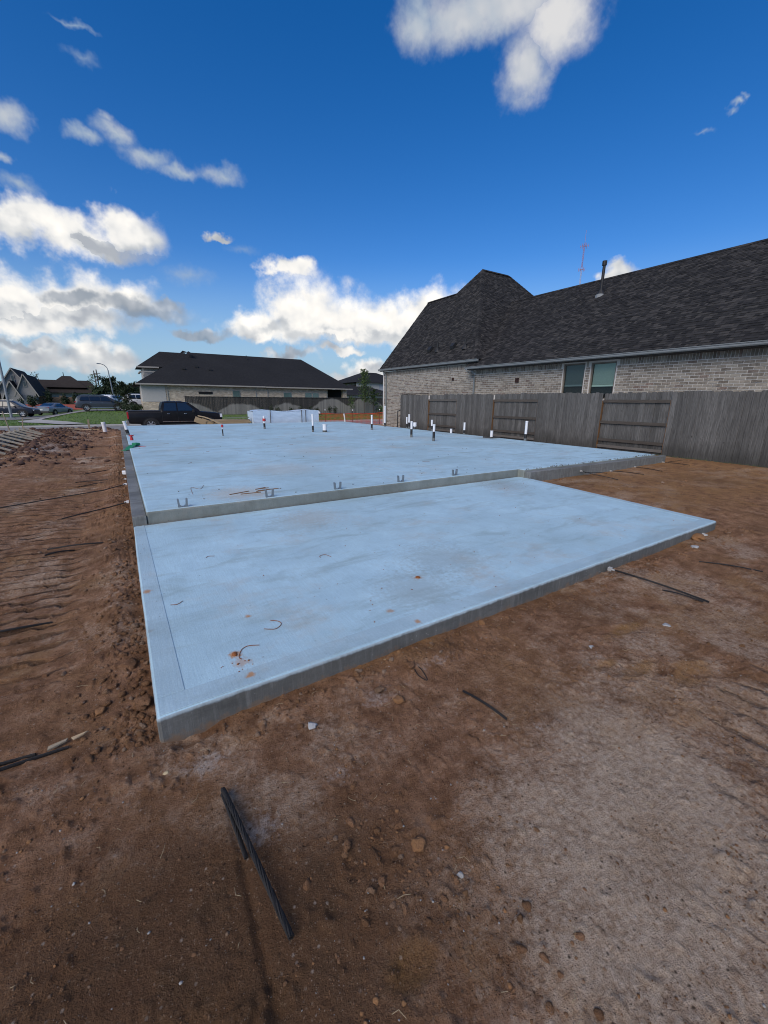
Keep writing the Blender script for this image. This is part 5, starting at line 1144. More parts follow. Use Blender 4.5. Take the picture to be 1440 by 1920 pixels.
gable(-14.0, -10.6, 81, 92, 0, 3.0, 5.6, 'gable_wall', GH); gable(-11.75, -9.75, 78.5, 90, 0, 2.5, 4.75, 'gable_wall', GH); gable(-13.1, -11.5, 78.2, 84, 0, 2.0, 3.8, 'gable_wall', GH); gable(-24, -14.2, 81, 94, 0, 3, 6.0, 'gable_wall', GH)
mb = MB(); mb.bx(-11.25, -10.2, 78.4, 78.48, 0, 2.0); mb.build('garage_door', M['doorgrey'], GH)
for x, z, w, h, y in ((-12.3, 4.3, .4, .9, 80.9), (-10.75, 3.5, .35, .8, 78.4)):
    mb = MB(); mb.bx(x-w/2, x+w/2, y, y+.08, z-h/2, z+h/2); f_ = mb.build('window', M['trim'], GH); mb = MB(); mb.bx(x-w/2+.06, x+w/2-.06, y-.02, y-.005, z-h/2+.06, z+h/2-.06); mb.build('pane', M['glass'], f_)
LH = empty('long_house', (-6, 92, 0), 'long low house with a broad brown roof at far left', 'house')
mb = MB(); mb.bx(-12.5, -2.6, 92, 102, 0, 2.6); mb.build('wall', M['stucco'], LH)
mb = MB(); hip(mb, -13.0, -2.2, 91.2, 103, 2.5, -11.8, -3.9, 97, 4.75); mb.build('roof', M['brownroof'], LH)
mb = MB(); hip(mb, -10.0, -4.2, 92.5, 103, 3.4, -7.9, -6.6, 97.5, 5.5); mb.build('roof', M['brownroof'], LH)
mb = MB(); mb.tube([(-7.6, 97, 5.3), (-7.6, 97, 6.1)], .06, 6); mb.build('vent_pipe', M['pipe'], LH)
BW = empty('boundary_wall', (-6, 80.5, .2), 'tan stone boundary wall with pillars before the long brown house', 'wall')
mb = MB(); mb.bx(-10, -3.9, 80.5, 80.8, 0, 1.75); mb.build('wall', M['stonewall'], BW)
for x in (-6.9, -3.6):
    mb = MB(); mb.bx(x-.4, x+.4, 80.3, 81.0, 0, 1.95); mb.build('pillar', M['stucco'] if x > -4 else M['stonewall'], BW)
mb = MB(); mb.bx(-10.5, -1.0, 74.0, 74.02, .05, .75); tag(mb.build('silt_fence', M['pink']), 'low faded orange barrier before the stone boundary wall', 'barrier')
for x, y, w, h, lb, m in ((-1.2, 96, 5, 3.4, 'small far house roof behind the parked SUV', 'brownroof'), (3.4, 104, 6, 3.6, 'dark far house roof behind the street trees', 'farroof')):
    e = empty('far_house', (x, y, 0), lb, 'house'); mb = MB(); mb.bx(x-w/2+.3, x+w/2-.3, y, y+7, 0, 2.3); mb.build('wall', M['stucco'], e); mb = MB(); hip(mb, x-w/2, x+w/2, y-.5, y+7.5, 2.2, x-.6, x+.6, y+3.5, h+.4); mb.build('roof', M[m], e)
TS = empty('two_storey_house', (49, 80, 0), 'pale two-storey house showing between the two brick houses', 'house')
mb = MB(); mb.bx(45.6, 56, 80, 92, 0, 5.45); mb.build('wall', M['siding'], TS); mb = MB(); mb.bx(43.5, 49.2, 79.9, 80.02, 3, 5.4); mb.build('wall', M['stucco'], TS)
mb = MB(); hip(mb, 43.0, 57, 79.2, 93, 5.4, 48.4, 52, 86, 7.9); mb.build('roof', M['farroof'], TS)
mb = MB(); hip(mb, 38, 51.5, 74, 88, 2.7, 42.5, 45.2, 81, 4.9); mb.build('roof', M['farroof'], TS)
mb = MB(); mb.bx(37, 51, 74.6, 75, 0, 2.9); mb.build('wall', M['farstone'], TS)
for x in (39, 41.5, 44, 47.5): mb = MB(); mb.bx(x, x+1.2, 74.5, 74.58, 1.2, 2.5); mb.build('window', M['glass'], TS)
mb = MB(); mb.tube([(49.5, 86, 7.6), (49.5, 86, 8.6)], .05, 6); mb.build('vent_pipe', M['pipe'], TS)

# ------------------------------------------------------------------ poles, lamps, mast
lp = empty('lamp_post', (-9.0, 54.5, -.4), 'grey metal lamp post standing at the left frame edge', 'lamp post')
mb = MB(); mb.tube([(-9.0, 54.5, -.42), (-9.0, 54.5, 8.5)], [.12, .08], 12); mb.build('pole', M['galv'], lp, smooth=50); mb = MB(); mb.box((-9.0, 54.5, -.33), (.5, .5, .12)); mb.build('base', M['galv'], lp)
mb = MB(); mb.tube([(-9.0, 54.5, 8.3), (-10.3, 54.5, 8.9)], .05, 8); mb.box((-10.6, 54.5, 8.95), (.7, .28, .12)); mb.build('lamp_head', M['galv'], lp)
sl_ = empty('street_lamp', (-.35, 80, .2), 'tall curved-arm street lamp behind the parked SUV', 'street lamp')
mb = MB(); mb.tube([(-.30, 80, .2), (-.55, 80, 5.9)], [.11, .07], 10); mb.build('pole', M['galv'], sl_, smooth=50)
mb = MB(); mb.tube([(-.55, 80, 5.85), (-.65, 80, 6.25), (-.95, 80, 6.6), (-1.4, 80, 6.78)], .05, 8); mb.build('arm', M['galv'], sl_, smooth=50); mb = MB(); mb.prism([(-1.95, 6.74), (-1.4, 6.70), (-1.35, 6.82), (-1.8, 6.86)], 79.85, 80.15, 'xz'); mb.build('lamp_head', M['galv'], sl_)
for i, (x, h, lb) in enumerate(((-2.75, 6.5, 'left of the two thin wooden utility poles'), (-2.35, 6.7, 'right of the two thin wooden utility poles'))):
    e = empty('utility_pole', (x, 95, .2), lb, 'utility pole'); mb = MB(); mb.tube([(x, 95, .2), (x-.15, 95, h)], [.12, .08], 8); mb.build('pole', M['bark'], e); mb = MB(); mb.box((x-.12, 95, h-.7), (1.1, .1, .1)); mb.build('crossarm', M['bark'], e)
    mb = MB(); mb.lathe([(.0, 0), (.16, 0), (.16, .5), (0, .5)], (x+.1, 94.8, h-1.9), 8); mb.build('transformer', M['galv'], e)
az, d_ = R(55.5), 420.0; bx_, by_ = math.sin(az)*d_, math.cos(az)*d_
ms = empty('radio_mast', (bx_, by_, -1), 'tall thin red and white radio mast above the right roof', 'mast')
H_ = 130
for s0, s1, m in [(i*H_/7, (i+1)*H_/7, 'hazedred' if i % 2 == 0 else 'hazedwhite') for i in range(7)]:
    mb = MB(); w = .5
    for a in (0, 2.094, 4.189): mb.beam((bx_+math.cos(a)*w, by_+math.sin(a)*w, s0), (bx_+math.cos(a)*w, by_+math.sin(a)*w, s1), .18, .18, up=(1, 0, 0))
    z = s0
    while z < s1-1.4:
        for a, b in ((0, 2.094), (2.094, 4.189), (4.189, 0)): mb.beam((bx_+math.cos(a)*w, by_+math.sin(a)*w, z), (bx_+math.cos(b)*w, by_+math.sin(b)*w, z+1.5), .09, .09, up=(1, 0, 0))
        z += 1.5
    mb.build('mast_section', M[m], ms)
for z, w in ((127.5, 3.0), (110, 2.4)):
    mb = MB()
    for a in np.arange(0, 6.28, 1.047): mb.beam((bx_, by_, z), (bx_+math.cos(a)*w, by_+math.sin(a)*w, z), .16, .16); mb.beam((bx_+math.cos(a)*w, by_+math.sin(a)*w, z-1.3), (bx_+math.cos(a)*w, by_+math.sin(a)*w, z+1.3), .2, .2, up=(1, 0, 0))
    mb.build('antenna_ring', M['hazedred'], ms)
mb = MB(); mb.tube([(bx_, by_, 130), (bx_, by_, 139)], .12, 5); mb.build('whip', M['hazedred'], ms)
# ------------------------------------------------------------------ vehicles (built along +x, nose forward)
def sect(w, wr, zb, zm, zbelt, zt):
    """half section bottom->top: sill, flank, belt, roof edge, centre"""
    return [(0, zb), (w*.86, zb), (w*.985, zb+.10), (w, zm), (w*.985, zbelt-.05), (w*.95, zbelt), (wr, zt-.05 if zt-zbelt > .2 else zt-.012), (wr*.86, zt), (0, zt+.012)]
def shell(stations, mat, name, parent, arches=()):
    mb = MB(); rings = []
    for x, *p in stations:
        h = sect(*p); rings.append([(x, y, z) for y, z in h]+[(x, -y, z) for y, z in h[-2:0:-1]])
    n = len(rings[0]); V = [q for r_ in rings for q in r_]; k = len(rings)
    F = [(i*n+j, i*n+(j+1) % n, (i+1)*n+(j+1) % n, (i+1)*n+j) for i in range(k-1) for j in range(n)]+[tuple(range(n)), tuple((k-1)*n+j for j in range(n-1, -1, -1))]
    mb.add(V, F); return mb.build(name, mat, parent, local=True, smooth=32)
def wheel(parent, x, y, r_, w, spokes=6):
    e = bpy.data.objects.new('wheel', None); COL.objects.link(e); e.parent = parent; e.location = (x, y, r_); s = 1 if y > 0 else -1
    mb = MB(); mb.lathe([(r_*.62, -w/2), (r_*.93, -w/2), (r_, -w*.32), (r_, w*.32), (r_*.93, w/2), (r_*.62, w/2)], (0, 0, 0), 22, axis='y'); mb.build('tyre', M['rubber'], e, local=True, smooth=40)
    mb = MB(); yo = s*w*.42; mb.lathe([(r_*.64, yo), (r_*.58, yo*.9), (r_*.55, yo*.3)], (0, 0, 0), 22, axis='y'); mb.lathe([(.001, yo*1.0), (r_*.14, yo*1.0), (r_*.16, yo*.7)], (0, 0, 0), 12, axis='y')
    for i in range(spokes):
        a = 2*math.pi*i/spokes; mb.beam((math.cos(a)*r_*.1, yo*.88, math.sin(a)*r_*.1), (math.cos(a)*r_*.60, yo*.88, math.sin(a)*r_*.60), r_*.15, .03, up=(0, 1, 0))
    mb.build('rim', M['rim'], e, local=True); mb = MB(); mb.lathe([(.001, yo*.3), (r_*.56, yo*.3)], (0, 0, 0), 16, axis='y'); mb.build('hub_shadow_plate', M['trimblack'], e, local=True)
    return e
def arch(parent, x, y, r_):
    mb = MB(); s = 1 if y > 0 else -1; n = 18; P = [(x+math.cos(a)*r_, s*abs(y), r_*.80+math.sin(a)*r_) for a in np.linspace(-.15, math.pi+.15, n)]; Q = [(x+math.cos(a)*(r_+.06), s*(abs(y)+.012), r_*.80+math.sin(a)*(r_+.06)) for a in np.linspace(-.15, math.pi+.15, n)]
    mb.add(P+Q, [(i, i+1, n+i+1, n+i) for i in range(n-1)]); mb.add([(x, s*(abs(y)+.004), .3)]+[(p[0], s*(abs(y)+.004), p[2]) for p in P], [(0, i+1, i+2) for i in range(n-1)])
    mb.build('wheel_arch', M['trimblack'], parent, local=True)
def pane(parent, pts, name='window', mat='carglass'):
    mb = MB(); mb.quad(*pts); mb.build(name, M[mat], parent, local=True)
def bits(parent, name, mat, boxes, bevel=.01):
    for c, d in boxes:
        mb = MB(); mb.box(c, d); mb.build(name, M[mat], parent, local=True, bevel=bevel)
def car(name, label, cat, loc, rz, st, paint, wheels, r_, glass, extra, w):
    e = empty(name, loc, label, cat, rz=rz); shell(st, M[paint], 'body', e)
    for x in wheels:
        for s in (-1, 1): arch(e, x, s*(w+.004), r_*1.12); wheel(e, x, s*(w-.08), r_, .24)
    for g in glass:
        if g[0] == 's':
            for s in (-1, 1): pane(e, [(x, s*y, z) for x, y, z in g[1]])
        else: pane(e, g[1], g[0])
    extra(e); return e
# pickup
W2 = 1.0
def truck_extra(e):
    bits(e, 'tail_light', 'taillamp', [((-2.945, s*.90, 1.02), (.08, .17, .44)) for s in (-1, 1)])
    bits(e, 'headlight', 'lamp', [((2.86, s*.80, .98), (.16, .36, .24)) for s in (-1, 1)])
    bits(e, 'bumper', 'chrome', [((-2.99, 0, .55), (.14, 1.85, .22)), ((2.97, 0, .55), (.16, 1.9, .26))])
    bits(e, 'grille', 'trimblack', [((2.95, 0, .95), (.06, 1.15, .42))]); bits(e, 'running_board', 'trimblack', [((.15, s*.97, .42), (2.6, .16, .07)) for s in (-1, 1)])
    bits(e, 'tonneau_cover', 'trimblack', [((-1.95, 0, 1.30), (1.9, 1.75, .05))]); bits(e, 'tailgate', 'blackpaint', [((-2.955, 0, 1.0), (.05, 1.55, .5))]); bits(e, 'licence_plate', 'plate', [((-3.065, 0, .58), (.01, .3, .15))])
    bits(e, 'mirror', 'trimblack', [((1.02, s*1.10, 1.30), (.12, .22, .2)) for s in (-1, 1)]); bits(e, 'door_handle', 'chrome', [((x, s*1.012, 1.12), (.18, .025, .035)) for x in (-.55, .5) for s in (-1, 1)])
    bits(e, 'door_seam', 'trimblack', [((x, s*1.0025, .85), (.015, .008, .78)) for x in (-.95, .02, 1.15) for s in (-1, 1)], None); bits(e, 'side_moulding', 'chrome', [((.1, s*1.005, .60), (2.1, .012, .03)) for s in (-1, 1)], None)
T_ = [(-2.95, .97, .90, .55, .85, 1.24, 1.27), (-2.85, 1.0, .93, .48, .85, 1.25, 1.28), (-1.0, 1.0, .93, .42, .85, 1.25, 1.28), (-.97, 1.0, .86, .42, .85, 1.27, 1.60), (-.86, 1.0, .80, .42, .85, 1.28, 1.90), (-.55, 1.0, .78, .42, .85, 1.28, 1.945), (.35, 1.0, .78, .42, .85, 1.27, 1.945), (.72, 1.0, .78, .42, .85, 1.26, 1.88), (1.50, 1.0, .86, .42, .85, 1.24, 1.30), (1.62, 1.0, .86, .42, .85, 1.23, 1.265), (2.55, .99, .84, .45, .85, 1.16, 1.19), (2.86, .96, .80, .5, .82, 1.06, 1.10), (2.93, .90, .74, .55, .8, .98, 1.02)]
def yw(z, b=1.28, t=1.9): return .958-(.958-.79)*(z-b)/(t-b)
truck_glass = [('s', [(-.84, yw(1.32)+.008, 1.32), (-.02, yw(1.32)+.008, 1.32), (-.02, yw(1.86)+.012, 1.86), (-.72, yw(1.84)+.012, 1.84)]), ('s', [(.06, yw(1.32)+.008, 1.32), (1.13, .955, 1.32), (.60, yw(1.84)+.02, 1.84), (.06, yw(1.86)+.012, 1.86)]),
               ('windscreen', [(1.47, .80, 1.345), (1.47, -.80, 1.345), (.77, -.70, 1.87), (.77, .70, 1.87)]), ('rear_window', [(-.975, -.72, 1.36), (-.975, .72, 1.36), (-.885, .66, 1.84), (-.885, -.66, 1.84)])]
car('pickup_truck', 'black crew-cab pickup truck parked on the street behind the slab', 'truck', (3.42, 33.15, ROAD_Z+.02), 0, T_, 'blackpaint', (-1.68, 1.98), .41, truck_glass, truck_extra, W2)
# SUVs and the sedan
def suv_st(L=2.4, h=1.68): return [(-L, .86, .70, .50, .75, 1.0, 1.05), (-L+.08, .92, .74, .36, .75, 1.05, 1.25), (-L+.30, .95, .70, .30, .75, 1.08, h-.10), (-L+.7, .95, .70, .28, .75, 1.06, h), (.2, .95, .70, .28, .75, 1.02, h), (.65, .95, .69, .28, .75, 1.0, h-.08), (1.45, .95, .80, .28, .75, .98, 1.06), (1.9, .94, .78, .30, .75, .92, .98), (L-.12, .90, .72, .34, .72, .80, .86), (L, .80, .64, .42, .66, .70, .74)]
def suv_glass(L=2.4, h=1.68):
    z0, z1 = 1.12, h-.13
    return [('s', [(-L+.42, .925, z0+.04), (-1.12, .925, z0), (-1.12, .735, z1), (-L+.62, .735, z1-.02)]), ('s', [(-1.05, .925, z0), (-.12, .925, z0-.02), (-.12, .735, z1), (-1.05, .735, z1)]), ('s', [(-.05, .925, z0-.02), (1.0, .922, z0-.04), (.50, .735, z1-.03), (-.05, .735, z1)]), ('windscreen', [(1.40, .74, 1.10), (1.40, -.74, 1.10), (.70, -.64, h-.12), (.70, .64, h-.12)]), ('rear_window', [(-L+.06, -.68, 1.14), (-L+.06, .68, 1.14), (-L+.28, .62, h-.14), (-L+.28, -.62, h-.14)])]
def suv_extra(L=2.4, h=1.68, dark=True):
    def f(e):
        bits(e, 'tail_light', 'taillamp', [((-L+.04, s*.78, .98), (.14, .26, .12)) for s in (-1, 1)]); bits(e, 'headlight', 'lamp', [((L-.10, s*.68, .70), (.2, .30, .12)) for s in (-1, 1)])
        bits(e, 'sill_trim', 'trimblack' if not dark else 'chrome', [((0, s*.945, .36), (2.6, .03, .07)) for s in (-1, 1)]); bits(e, 'roof_rail', 'chrome', [((-.7, s*.66, h+.03), (2.0, .04, .04)) for s in (-1, 1)]); bits(e, 'bumper', 'trimblack', [((-L+.02, 0, .45), (.14, 1.6, .24)), ((L-.02, 0, .42), (.14, 1.5, .26))])
        bits(e, 'grille', 'trimblack', [((L-.03, 0, .62), (.08, .9, .18))]); bits(e, 'mirror', 'trimblack', [((.92, s*1.02, 1.08), (.12, .18, .14)) for s in (-1, 1)]); bits(e, 'door_handle', 'chrome', [((x, s*.952, .92), (.16, .02, .03)) for x in (-1.0, .0) for s in (-1, 1)]); bits(e, 'licence_plate', 'plate', [((-L-.03, 0, .80), (.02, .32, .15))])
    return f
car('parked_suv', 'dark grey SUV parked side-on beyond the curved lawn', 'car', (-1.5, 57.2, lzs(-1.5, 57.2)+.02), R(3), suv_st(), 'greypaint', (-1.45, 1.45), .37, suv_glass(), suv_extra(), .95)
car('parked_suv', 'dark blue SUV cut by the left frame edge behind the lamp post', 'car', (-9.75, 58.6, lzs(-9.7, 58.6)+.07), R(-12), suv_st(), 'bluepaint', (-1.45, 1.45), .37, suv_glass(), suv_extra(), .95)
car('parked_suv', 'white SUV parked behind the dark ornamental tree', 'car', (3.1, 66.5, lzs(3.1, 66.5)+.25), R(10), suv_st(2.4, 1.75), 'whitepaint', (-1.45, 1.45), .37, suv_glass(2.4, 1.75), suv_extra(2.4, 1.75), .95)
car('parked_car', 'white car mostly hidden left of the ornamental tree', 'car', (-.3, 70, lzs(-.3, 70)+.3), R(60), suv_st(2.2, 1.55), 'whitepaint', (-1.35, 1.35), .34, suv_glass(2.2, 1.55), suv_extra(2.2, 1.55), .95)
S_ = [(-2.35, .84, .62, .50, .72, .92, .96), (-2.25, .90, .70, .34, .72, .98, 1.02), (-1.75, .91, .72, .28, .72, 1.0, 1.06), (-1.55, .91, .70, .28, .72, .98, 1.10), (-.75, .91, .62, .26, .72, .95, 1.40), (-.2, .91, .61, .26, .72, .94, 1.44), (.35, .91, .61, .26, .72, .93, 1.40), (1.25, .91, .72, .26, .72, .90, .96), (1.8, .90, .70, .28, .70, .85, .89), (2.25, .86, .64, .34, .66, .74, .77), (2.36, .76, .56, .42, .6, .66, .69)]
sedan_glass = [('s', [(-1.30, .885, 1.04), (-.32, .885, 1.0), (-.32, .655, 1.36), (-.72, .655, 1.34)]), ('s', [(-.26, .885, 1.0), (.85, .882, .98), (.32, .655, 1.34), (-.26, .655, 1.36)]), ('windscreen', [(1.20, .68, .995), (1.20, -.68, .995), (.40, -.58, 1.395), (.40, .58, 1.395)]), ('rear_window', [(-1.60, -.64, 1.10), (-1.60, .64, 1.10), (-.80, .56, 1.40), (-.80, -.56, 1.40)])]
def sedan_extra(e):
    bits(e, 'tail_light', 'taillamp', [((-2.30, s*.62, .88), (.10, .46, .12)) for s in (-1, 1)]); bits(e, 'headlight', 'lamp', [((2.22, s*.62, .62), (.18, .3, .12)) for s in (-1, 1)]); bits(e, 'bumper', 'trimblack', [((-2.33, 0, .38), (.12, 1.55, .18)), ((2.33, 0, .36), (.12, 1.4, .2))])
    bits(e, 'licence_plate', 'plate', [((-2.37, 0, .66), (.02, .32, .15))]); bits(e, 'mirror', 'silverpaint', [((.80, s*.98, 1.0), (.12, .16, .12)) for s in (-1, 1)]); bits(e, 'door_handle', 'chrome', [((x, s*.912, .86), (.15, .02, .03)) for x in (-.9, .05) for s in (-1, 1)])
car('sedan_car', 'silver blue sedan seen from behind on the side street', 'car', (-6.75, 66.5, -.42), R(64), S_, 'silverpaint', (-1.40, 1.42), .33, sedan_glass, sedan_extra, .91)
# ------------------------------------------------------------------ pipe stubs standing in the slab
def pipe(x, y, h, lb, r_=.042, dark=.38, lean=(0, 0), z=ZU, cap=None, base=None, ring=True):
    e = empty('pipe_stub', (x, y, z), lb, 'pipe', 'pipe stubs in the slab'); dz = h*dark; lx, ly = lean
    def at(t): return (x+lx*t*h, y+ly*t*h, z+t*h)
    mb = MB(); mb.tube([at(dark), at(1.0)], r_, 14); mb.tube([at(.93), at(1.003)], r_*1.10, 14)
    mb.build('pipe', M['pvc'], e, smooth=40)
    if dark > 0:
        mb = MB(); n = 14; P = []       # ragged lower edge of the black wrap
        mb.tube([at(dark*.35), at(dark+.02)], r_*1.06, 14); mb.build('black_wrap', M['black'], e, smooth=40)
        mb = MB(); mb.tube([at(-.06), at(dark*.36)], r_*1.12, 14); mb.build('sleeve', M['ledge'], e, smooth=40)
    if cap:
        mb = MB(); mb.tube([at(cap[0]), at(cap[1])], r_*cap[2], 14); mb.build('cap', M[cap[3]], e, smooth=40)
    return e
mb = MB(); e = empty('drain_pipe', (-.70, 25.25, -.08), 'wide white drain pipe rising from the soil left of the slab', 'pipe')
mb.tube([(-.70, 25.25, -.1), (-.735, 25.2, .42)], .085, 16); mb.build('pipe', M['pvc'], e, smooth=40); mb = MB(); mb.tube([(-.733, 25.2, .39), (-.737, 25.2, .47)], .095, 16); mb.build('cap', M['pvc'], e, smooth=40)
pipe(.19, 18.4, .52, 'leaning white pipe with a black wrap at the far left slab edge', .055, .38, (-.14, 0))
e = empty('red_plug', (.245, 16.05, ZU), 'short red plug on the left slab edge beside the leaning pipe', 'plug'); mb = MB(); mb.lathe([(.0, 0), (.05, 0), (.045, .09), (.028, .10), (.028, .12), (.05, .13), (.05, .165), (.0, .175)], (.245, 16.05, ZU), 12); mb.build('plug', M['red'], e, smooth=40); mb = MB(); mb.box((.245, 16.05, ZU+.145), (.15, .03, .03)); mb.build('crossbar', M['red'], e)
pipe(3.24, 16.6, .40, 'thin grey stub with a red cap alone in the middle of the slab', .022, 0.6, cap=(.80, 1.04, 1.9, 'red'))
pipe(5.78, 19.8, .60, 'white pipe with a red heart-shaped cap before the wrapped stack', .045, .42, cap=(.60, .80, 1.7, 'red'))
pipe(7.05, 16.95, .75, 'tall white pipe with black base before the wrapped stack corner', .042, .34); pipe(7.51, 16.73, .33, 'short fat white pipe right of the wrapped stack', .09, .2)
pipe(10.08, 17.04, .69, 'white pipe standing alone before the orange netting', .042, .38); pipe(12.0, 18.9, 1.08, 'tallest white pipe beside the house corner', .040, .16)
pipe(12.25, 17.23, .56, 'leftmost thin pipe of the cluster by the fence end', .038, .4); pipe(12.2, 16.96, .70, 'taller pipe at the back of the cluster by the fence end', .045, .42); pipe(9.34, 12.82, .60, 'nearest pipe of the cluster, half black, before the fence end', .042, .50)
pipe(12.22, 16.5, .33, 'squat wide pipe with a square cap in the cluster', .055, .3, cap=(.45, 1.0, 1.6, 'pvc'))
pipe(12.2, 15.15, .51, 'rear pipe of the pair before the first fence gate bay', .045, .45); pipe(9.15, 11.24, .57, 'front pipe of the pair with long black wrap', .042, .55)
pipe(12.2, 13.8, .185, 'very short white stub before the cedar fence', .05, 0); pipe(12.2, 12.98, .49, 'medium white pipe close to the cedar fence boards', .042, .35)
pipe(12.0, 11.25, .27, 'short white stub standing in a square slab pit', .055, 0); pipe(12.25, 9.86, .69, 'rightmost tall white pipe before the cedar fence', .045, .32)
mb = MB()
for a, b, c, d in ((11.75, 12.25, 11.05, 11.09), (11.75, 12.25, 11.41, 11.45), (11.75, 11.79, 11.09, 11.41), (12.21, 12.25, 11.09, 11.41)): mb.bx(a, b, c, d, ZU-.01, ZU+.05)
mb.bx(11.79, 12.21, 11.09, 11.41, ZU-.01, ZU+.004); tag(mb.build('tub_box', M['soffit']), 'dark square form frame round the short white stub', 'form frame')
e = empty('green_strap', (.12, 13.6, ZU), 'crumpled green plastic strap across the left slab edge', 'strap'); mb = MB()
P = [(-.03, 13.25, ZLEDGE+.01), (.08, 13.35, ZLEDGE+.02), (.13, 13.55, ZU+.02), (.22, 13.75, ZU+.06), (.36, 14.05, ZU+.03)]
for a, b in zip(P[:-1], P[1:]): mb.beam(a, b, .16, .008)
mb.build('strap', M['green'], e); mb = MB(); mb.box((.30, 13.95, ZU+.06), (.14, .2, .08), .5); mb.build('buckle', M['green'], e, bevel=.02)
mb = MB(); mb.beam((.36, 13.75, ZU+.006), (.52, 13.6, ZU+.006), .05, .006); tag(mb.build('red_tag', M['red']), 'small red strip lying beside the green strap', 'strip')
# splinters scattered on the upper slab by the second strap anchor
e = empty('wood_splinters', (1.35, 6.15, ZU), 'orange wood splinters on the upper slab behind the strap anchors', 'splinters')
for i in range(7):
    a = .12+rnd.uniform(-.3, .3); x, y = 1.2+rnd.random()*.5, 6.0+rnd.random()*.35; L = rnd.uniform(.12, .34); mb = MB(); mb.beam((x, y, ZU+.006), (x+math.cos(a)*L, y+math.sin(a)*L, ZU+.006), .014, .008); mb.build('splinter', M['ochre'], e)

# ------------------------------------------------------------------ building materials beyond the slab
wx0, wx1, wy0, wy1 = 6.75, 10.95, 25.3, 26.6
e = empty('wrapped_stack', ((wx0+wx1)/2, 25.9, 0), 'long stack of material wrapped in white plastic sheet', 'wrapped stack')
r = np.random.RandomState(3); nx, nz = 60, 16; 
def wrap_side(face):
    V = []; 
    for j in range(nz+1):
        for i in range(nx+1):
            u, v = i/nx, j/nz; fold = fbm(np.array([u*9+v*5]), np.array([v*2.5-u*3]), 1.0, 4, 77)[0]*.055+fbm(np.array([u*22+v*14]), np.array([v*2.0]), 1.0, 2, 79)[0]*.03
            V.append((wx0+(wx1-wx0)*u, wy0-.02+fold, -.05+(1.02+.05*math.sin(u*9))*v) if face == 'f' else (wx0+(wx1-wx0)*u, wy0+(wy1-wy0)*v, .98+.05*math.sin(u*9)+fold*.5))
    F = [(j*(nx+1)+i, j*(nx+1)+i+1, (j+1)*(nx+1)+i+1, (j+1)*(nx+1)+i) for j in range(nz) for i in range(nx)]; return V, F
mb = MB(); mb.add(*wrap_side('f')); mb.add(*wrap_side('t')); mb.bx(wx0+.01, wx1-.01, wy0+.09, wy1, -.1, .93); mb.build('plastic_sheet', M['wrap'], e, smooth=60)
for x in (7.75, 9.75, 10.02):
    mb = MB(); mb.bx(x-.02, x+.02, wy0-.13, wy0-.12, -.02, 1.02); mb.bx(x-.02, x+.02, wy0-.12, wy1, 1.06, 1.075); mb.build('strap', M['tpost'], e)
for x in (7.2, 8.7, 10.2):
    mb = MB(); mb.bx(x-.05, x+.05, wy0-.05, wy1, -.2, -.06); mb.build('bearer', M['lumber2'], e)
# lumber
rl = random.Random(6)
e = empty('lumber_stack', (4.6, 26.2, -.1), 'stack of fresh sawn boards beside the black pickup truck', 'lumber')
for j in range(6):
    for i in range(5):
        x0 = 4.15+rl.uniform(-.15, .15); x1 = 6.55+rl.uniform(-.2, .3); y = 25.7+i*.16; z = -.1+j*.095
        mb = MB(); mb.bx(x0 if j < 4 else x0+.5, x1, y, y+.15, z, z+.088); mb.build('board', M['lumber'] if (i+j) % 3 else M['lumber2'], e)
e = empty('leaning_boards', (3.6, 25.2, .1), 'curved boards sagging over the front of the lumber stack', 'lumber')
for k in range(6):
    x = 3.75+k*.055; mb = MB(); P = [(x+i*.26, 25.55-i*.14, .72-.035*i-.020*i*i-.02*k) for i in range(6)]
    for a, b in zip(P[:-1], P[1:]): mb.beam(a, b, .14, .04)
    mb.build('board', M['lumber2' if k % 2 else 'lumber'], e)
for i, (x, lb) in enumerate(((3.55, 'short thick timber offcut at the left end of the lumber stack'), (3.9, 'short timber offcut tilted against the lumber stack'))):
    mb = MB(); mb.beam((x, 25.45, .55-.1*i), (x+.55, 25.40, .32-.1*i), .18, .30); tag(mb.build('timber_offcut', M['lumber']), lb, 'timber')
mb = MB(); mb.beam((5.2, 25.8, .56), (6.6, 25.75, .60), .3, .05); tag(mb.build('green_board', simple('treated_board', (.17, .20, .13), .85, .2, 8)), 'greenish treated board on top of the lumber stack', 'board')
mb = MB(); mb.beam((9.75, 24.95, .02), (12.1, 24.95, .08), .3, .05); tag(mb.build('plank', M['lumber2']), 'flat plank lying right of the wrapped stack', 'plank')
for i, (x, m, s, lb) in enumerate(((10.35, 'straw', .20, 'yellow crumpled bag right of the wrapped stack'), (10.9, 'blade', .22, 'green crumpled bag beside the yellow one'), (12.0, 'stone', .15, 'grey crumpled sheet heap right of the green bag'))):
    rock('crumpled_bag', x, 25.35, s, M[m], lb, 'bag', .8, 50+i, LUMPS3, .05)
